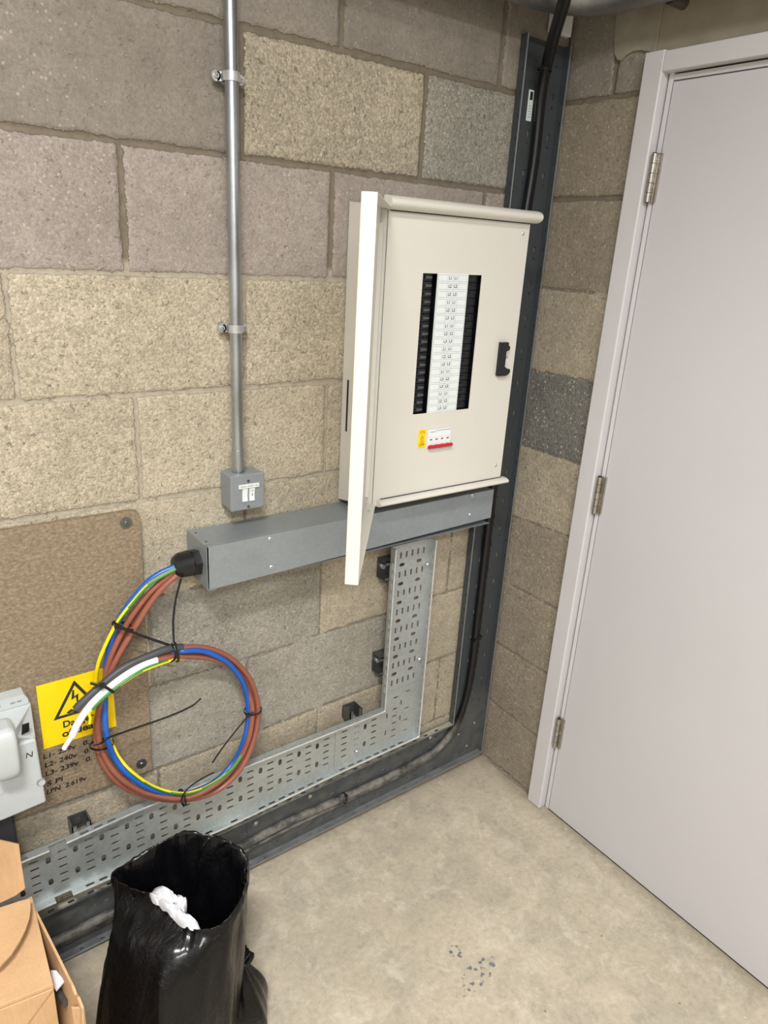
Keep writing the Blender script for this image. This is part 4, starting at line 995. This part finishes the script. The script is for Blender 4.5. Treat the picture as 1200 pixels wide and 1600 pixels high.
# upper shroud: slopes back to the board, with a three-cornered side facet
A_, B_, C_, D_ = [Vector((-1.3943, -0.0500, 0.7619)), Vector((-1.4338, -0.1040, 0.7504)), Vector((-1.4339, -0.1040, 0.7294)), Vector((-1.3987, -0.0880, 0.7029))]
l = lambda p, y=None: Vector((-1.72, p.y if y is None else y, p.z)); bk = lambda p: Vector((p.x, -0.019, p.z))
v = [A_, B_, C_, D_, l(A_), l(B_), l(C_), bk(A_), bk(D_), l(A_, -0.019), l(C_, -0.019)]
mb = MB().add(v, [(0, 4, 5, 1), (0, 1, 2, 3), (1, 5, 6, 2), (0, 3, 8, 7), (2, 6, 10, 8, 3), (0, 7, 9, 4), (4, 9, 10, 6, 5), (7, 8, 10, 9)], 'meter')
obj('upper_shroud', mb, t, bevel=0.0015, seg=2)
r1, r2, r3 = [Vector((-1.4040, -0.0460, 0.7859)), Vector((-1.3977, -0.0490, 0.7733)), Vector((-1.3976, -0.0490, 0.7626))]
mb = MB().prism([(-1.72, -0.049, r3.z), (r3.x, -0.049, r3.z), (r2.x, -0.049, r2.z), (r1.x, -0.049, r1.z), (-1.72, -0.049, r1.z+0.004)], (0, 0.030, 0), 'meter')
for x in (-0.010, -0.022, -0.048): mb.box((r1.x+x-0.0045, -0.0488, r2.z-0.0015), (r1.x+x+0.0045, -0.0496, r2.z+0.0025), 'meter_slot')
obj('top_rail', mb, t, bevel=0.002)
c = Vector((-1.4615, -0.1400, 0.7587))
mb = MB(); rings = []
for (z, wx, wy) in ((0.665, 0.012, 0.016), (0.669, 0.019, 0.026), (0.680, 0.0235, 0.032), (0.72, 0.0235, 0.034), (0.765, 0.0235, 0.034), (0.775, 0.020, 0.026), (0.778, 0.012, 0.016)):
    ring = []
    for i in range(32):
        a = 2*math.pi*i/32; ca, sa = math.cos(a), math.sin(a)
        ring.append((c.x+0.002+wx*math.copysign(abs(ca)**0.36, ca), -0.118+wy*math.copysign(abs(sa)**0.42, sa), z))
    rings.append(ring)
obj('fuse_carrier', mb.loft(rings, 'meter'), t, subsurf=1)
p = [(-1.4210, -0.0980, 0.7534), (-1.4079, -0.0940, 0.7503), (-1.4097, -0.0930, 0.7306), (-1.4246, -0.0980, 0.7308)]
mb = MB().prism([Vector(q)-Y*0.002 for q in p], (0, -0.002, 0), 'black')
obj('black_mark', mb, t)
cN = Vector((-1.4156, -0.1005, 0.6780)); obj('neutral_mark', MB().text('N', 0.0185, (cN, X, Vector((0.15, 0, 1)), -Y), 'pen'), t)
cc = Vector((-1.4015, -0.1000, 0.6047))
obj('cover_screw_recess', MB().cyl(cc+Y*0.003, cc-Y*0.0012, 0.0085, 'meter_slot', 24).cyl(cc+Vector((0.0015, -0.0012, -0.002)), cc+Vector((0.0015, -0.0016, -0.002)), 0.0065, 'meter', 20), t)
cc = Vector((-1.4754, -0.1000, 0.6155)); obj('cover_screw', MB().cyl(cc+Y*0.003, cc-Y*0.002, 0.007, 'meter', 20), t)
mb = MB().box((-1.56, -0.022, 0.412), (-1.455, -0.078, 0.5435), 'duct_black')
tag(obj('service_cable_duct', mb, bevel=0.006), 'dark duct going down below the grey service head', 'duct')

# ---------------------------------------------------------------- bin bag, small knotted bag, tissue
rnd = np.random.RandomState(4)
def ring_pts(c, rx, ry, z, n, seed, amp, tilt=0):
    out = []
    for i in range(n):
        a = 2*math.pi*i/n
        f = 1+amp*(math.sin(3*a+seed)+0.7*math.sin(7*a+seed*1.7)+0.55*math.sin(13*a+seed*2.3+z*18)+0.35*math.sin(23*a+seed+z*30))
        out.append(Vector((c[0]+rx*f*math.cos(a), c[1]+ry*f*math.sin(a), z)))
    return out
rim = [(-1.0748, -0.3725, 0.4550), (-1.0844, -0.3412, 0.4750), (-1.1063, -0.3102, 0.4850), (-1.1341, -0.2921, 0.4900), (-1.1616, -0.2661, 0.4900), (-1.1952, -0.2513, 0.4800), (-1.2349, -0.2466, 0.4700), (-1.2778, -0.2454, 0.4550), (-1.3150, -0.2372, 0.4400), (-1.3049, -0.2594, 0.4250), (-1.2819, -0.2875, 0.4200), (-1.2581, -0.3160, 0.4150), (-1.2461, -0.3544, 0.4100), (-1.2297, -0.3998, 0.4050), (-1.2027, -0.4361, 0.4050), (-1.1624, -0.4473, 0.4100), (-1.1245, -0.4336, 0.4200), (-1.0966, -0.4110, 0.4400)]
rim = [Vector(q) for q in rim]
n = 96
def resample(loop, n):
    L = loop+[loop[0]]; d = [0]
    for a, b in zip(L[:-1], L[1:]): d.append(d[-1]+(b-a).length)
    out = []
    for i in range(n):
        s = d[-1]*i/n
        k = max(j for j in range(len(d)-1) if d[j] <= s); q = (s-d[k])/(d[k+1]-d[k])
        p0, p1, p2, p3 = loop[k-1], loop[k], loop[(k+1) % len(loop)], loop[(k+2) % len(loop)]
        out.append(0.5*((2*p1)+(-p0+p2)*q+(2*p0-5*p1+4*p2-p3)*q*q+(-p0+3*p1-3*p2+p3)*q**3))
    return out
R0 = resample(rim, n); rc = sum(R0, Vector())/n
base_c = Vector((-1.268, -0.375, 0)); rings = []
prof_ = [(0.0, 0.110, 0.110), (0.006, 0.128, 0.126), (0.04, 0.140, 0.138), (0.10, 0.144, 0.142), (0.18, 0.146, 0.142), (0.26, 0.143, 0.138), (0.33, 0.137, 0.130), (0.38, 0.131, 0.124)]
angs = [math.atan2((q-rc).y, (q-rc).x) for q in R0]
for z, rx, ry in prof_:
    k = z/0.45; cx2 = base_c.x*(1-k)+rc.x*k-0.004; cy2 = base_c.y*(1-k)+rc.y*k; ring = []
    for a, q in zip(angs, R0):
        f = 1+0.022*(math.sin(3*a+1.0)+0.7*math.sin(7*a+2+z*5)+0.8*math.sin(13*a+z*12)+0.5*math.sin(24*a-z*22))
        p = Vector((cx2+rx*f*math.cos(a), cy2+ry*f*math.sin(a), z))
        if k > 0.7:
            w_ = ((k-0.7)/0.3)**1.5*0.75; p = Vector((p.x*(1-w_)+q.x*w_, p.y*(1-w_)+q.y*w_, z))
        ring.append(p)
    rings.append(ring)
def jit(q, i, amp): return q+Vector((math.sin(i*1.9), math.cos(i*2.7), math.sin(i*3.3)))*amp
rings.append([jit(q, i, 0.0022)-Z*0.018+(q-rc).normalized()*0.004 for i, q in enumerate(R0)])
rings.append([jit(q, i, 0.0022) for i, q in enumerate(R0)])
inner = [[jit(q, i, 0.002)-(q-rc).normalized()*0.004-Z*0.001 for i, q in enumerate(R0)]]
for dz_, sc in ((0.03, 0.93), (0.07, 0.90), (0.12, 0.86), (0.19, 0.80), (0.27, 0.68), (0.33, 0.45), (0.35, 0.05)):
    inner.append([Vector((rc.x+(q.x-rc.x)*sc*(1+0.05*math.sin(9*a+dz_*30)+0.03*math.sin(17*a))-dz_*0.10, rc.y+(q.y-rc.y)*sc*(1+0.05*math.sin(8*a+dz_*25))-dz_*0.08, q.z-dz_)) for a, q in zip(angs, R0)])
t = thing('bin_bag', (base_c.x, base_c.y, 0), 'open black plastic bin bag standing on the floor beside the cardboard box', 'bag')
o = obj('bag_skin', MB().loft(rings+inner, 'bag', True, True, True), t, subsurf=1)
tx = bpy.data.textures.new('crumple', 'CLOUDS'); tx.noise_scale = 0.055; tx.noise_depth = 3
dm = o.modifiers.new('crumple', 'DISPLACE'); dm.texture = tx; dm.strength = 0.014; dm.mid_level = 0.5; dm.texture_coords = 'GLOBAL'
# loose fold of film hanging into the bag from its far right rim
P_ = smooth_path([Vector(q)-Z*0.004 for q in [(-1.1362, -0.2901, 0.4860), (-1.1072, -0.3122, 0.4820), (-1.0876, -0.3417, 0.4720), (-1.0815, -0.3741, 0.4550), (-1.0987, -0.4037, 0.4380)]], 10)
Q_ = smooth_path([Vector(q) for q in [(-1.1715, -0.3072, 0.4000), (-1.1406, -0.3086, 0.4080), (-1.1121, -0.3195, 0.4120), (-1.0964, -0.3458, 0.4050), (-1.0993, -0.3763, 0.3850)]], 10)
K_ = smooth_path([Vector(q) for q in [(-1.1563, -0.3035, 0.3000), (-1.1317, -0.2904, 0.3000), (-1.1036, -0.2949, 0.3000), (-1.0932, -0.3155, 0.3000), (-1.0932, -0.3351, 0.3000)]], 10)
rows = []
for f_ in range(17):
    q_ = f_/16; rows.append([((p*(1-q_)**2+k*2*q_*(1-q_)*0.5+k*q_*(1-q_)+z*q_*q_))+Vector((0.002*math.sin(i*0.9+f_*0.5), 0.0025*math.cos(i*0.7+f_), 0.003*math.sin(i*0.55)*math.sin(q_*3.14))) for i, (p, k, z) in enumerate(zip(P_, Q_, K_))])
nr = len(rows[0]); vs_ = [v_ for r_ in rows for v_ in r_]
fb = obj('folded_rim', MB().add(vs_, [(i*nr+k, (i+1)*nr+k, (i+1)*nr+k+1, i*nr+k+1) for i in range(16) for k in range(nr-1)], 'bag', True), t)
sd = fb.modifiers.new('film', 'SOLIDIFY'); sd.thickness = 0.0015
# crumpled white tissue poking over the front rim
rr = random.Random(9)
tp = [(-1.2641, -0.3168, 0.4280), (-1.2430, -0.3202, 0.4320), (-1.2240, -0.3469, 0.4300), (-1.2081, -0.3735, 0.4250), (-1.2176, -0.3903, 0.4200), (-1.2139, -0.4134, 0.4150), (-1.2048, -0.4322, 0.4110), (-1.2173, -0.4214, 0.4100), (-1.2337, -0.3974, 0.4120), (-1.2445, -0.3651, 0.4160), (-1.2551, -0.3379, 0.4220)]
cen = sum((Vector(q) for q in tp), Vector())/len(tp); tpv = resample([Vector(q) for q in tp], 40)
mb = MB(); ringsT = []
for s_, dz_ in ((1.0, -0.004), (0.85, 0.003), (0.6, 0.004), (0.3, 0.001), (0.02, 0.003)):
    ringsT.append([cen+(q-cen)*s_*(1+0.03*math.sin(i*2.1+s_*9))+Z*(dz_+0.006*math.sin(i*0.9+s_*11)+0.003*math.sin(i*2.3+s_*5)) for i, q in enumerate(tpv)])
low = [cen+(q-cen)*0.8-Z*0.05 for q in tpv]
mb.loft([low]+ringsT, 'paper', True, True, True)
tag(obj('paper_tissue', mb), 'crumpled white tissue inside the open black bin bag', 'tissue')
# small knotted bag behind it
t = thing('small_bin_bag', (-1.096, -0.385, 0), 'small black knotted bag on the floor, right of the open bin bag', 'bag')
rs = []
for z, r_ in ((0, 0.040), (0.004, 0.050), (0.03, 0.057), (0.07, 0.055), (0.11, 0.046), (0.145, 0.032), (0.17, 0.016), (0.185, 0.010), (0.20, 0.013), (0.215, 0.016)):
    rs.append([Vector((-1.096+r_*(1+0.10*math.sin(5*a+z*20)+0.07*math.sin(11*a+z*35))*math.cos(a), -0.385+r_*1.05*(1+0.10*math.sin(5*a+z*20)+0.07*math.sin(11*a+z*35))*math.sin(a), z)) for a in [2*math.pi*i/64 for i in range(64)]])
obj('bag_skin', MB().loft(rs, 'bag'), t, subsurf=1)
obj('knot', MB().tube(smooth_path([(-1.103, -0.385, 0.184), (-1.096, -0.398, 0.188), (-1.073, -0.385, 0.190), (-1.096, -0.372, 0.188), (-1.101, -0.385, 0.192)], 5), 0.006, 'bag', 10), t)

# ---------------------------------------------------------------- cardboard box
t = thing('cardboard_box', (-1.65, -0.37, 0), 'brown cardboard box with torn flaps at the bottom left corner', 'box')
ZT = 0.490
a_ = Vector((-1.4637, -0.2648, 0.4900)); b_ = Vector((-1.4722, -0.4651, 0.4900)); c_ = Vector((-1.5499, -0.4558, 0.4900))
back_dir = (c_-b_).normalized(); a2 = a_+back_dir*0.42; b2 = b_+back_dir*0.42
mb = MB()
th = 0.004
def sheet(mb, pts, nrm, th, m='card'): return mb.prism([Vector(p) for p in pts], Vector(nrm)*th, m)
mb.prism([a_, b_, b2, a2], (0, 0, -th), 'card')
obj('top_panel', mb, t, bevel=0.001)
mb = MB()
dn = Vector((0, 0, -ZT))
for p, q in ((b_, b2), (b2, a2), (a2, a_), (a_, b_)):
    nrm = (q-p).cross(Z).normalized(); inn = -nrm if nrm.dot((a_+b_+a2+b2)/4-p) < 0 else nrm
    mb.prism([p-Z*th, q-Z*th, q+dn, p+dn], inn*th, 'card')
obj('box_body', mb, t, bevel=0.001)
# diagonal crease flap on the front wall
fn = (b_-b2).cross(Z).normalized(); fn = fn if fn.dot(b_-a_) > 0 else -fn
mb = MB().prism([b_-Z*0.006+fn*0.0008, b_+back_dir*0.16-Z*0.006+fn*0.0008, b_+back_dir*0.20-Z*0.20+fn*0.0008, b_+back_dir*0.10-Z*0.13+fn*0.0008], fn*0.003, 'card')
obj('front_flap', mb, t, bevel=0.001)
# side flap bowed away from the body, seen edge-on from above
s0 = Vector((-1.4627, -0.2999, 0.4850)); s1 = Vector((-1.4498, -0.4235, 0.4850)); s2 = Vector((-1.4399, -0.5262, 0.4850))
mb = MB(); path = smooth_path([s0, s1, s2], 8); nrm = (s2-s0).cross(Z).normalized()
nrm = nrm if nrm.x < 0 else -nrm
jag = [0.0 if i < 11 else 0.004*math.sin(i*2.3) for i in range(len(path))]
for i in range(len(path)-1):
    mb.prism([path[i]+Z*jag[i], path[i+1]+Z*jag[i+1], path[i+1]-Z*0.46+nrm*0.03, path[i]-Z*0.46+nrm*0.03], nrm*th, 'card')
obj('side_flap', mb, t)
mb = MB(); e0 = s2-Z*0.006; e1 = Vector((-1.4555, -0.5082, 0.4700))
mb.prism([e0+Z*0.0, e1, e1-Z*0.42, e0-Z*0.44], Vector((0, 0.004, 0)), 'card')
obj('torn_corner', mb, t)
# lid flap standing at the back
f = [Vector(q) for q in [(-1.5544, -0.3000, 0.7202), (-1.4737, -0.2850, 0.6362), (-1.4747, -0.2880, 0.6025), (-1.4747, -0.2920, 0.5410), (-1.4925, -0.2940, 0.5354), (-1.5781, -0.3000, 0.5352)]]
mb = MB().prism(f, (0, th, 0), 'card'); obj('back_flap', mb, t, bevel=0.001)
# round-cut insert on the panel
g = [(-1.5780, -0.2808, 0.5160), (-1.5182, -0.2858, 0.5160), (-1.4875, -0.2898, 0.5160), (-1.4703, -0.2945, 0.5160), (-1.4734, -0.3151, 0.5160), (-1.4797, -0.3361, 0.5160), (-1.4900, -0.3567, 0.5160), (-1.5027, -0.3749, 0.5160), (-1.5188, -0.3927, 0.5160), (-1.5385, -0.4058, 0.5160), (-1.5954, -0.4152, 0.5160)]
mb = MB().prism([Vector(q) for q in g], (0, 0, -th), 'card'); obj('round_flap', mb, t)
# contents seen in the gap
q = [Vector(v_) for v_ in [(-1.4671, -0.4117, 0.4600), (-1.4590, -0.4171, 0.4600), (-1.4521, -0.4452, 0.4600), (-1.4677, -0.4551, 0.4600), (-1.4709, -0.4423, 0.4600)]]
tag(obj('paper_scrap', MB().prism(q, (0, 0, -0.002), 'paper')), 'white scrap of paper in the side gap of the cardboard box', 'paper')
q0 = Vector((-1.4632, -0.4320, 0.4300)); q1 = Vector((-1.4579, -0.4623, 0.4300))
tag(obj('pipe_offcut', MB().cyl(q0, q1, 0.006, 'channel', 16).cyl(q1, q1+(q1-q0)*0.05, 0.0072, 'channel', 16)), 'short grey tube below the paper scrap in the box gap', 'offcut')
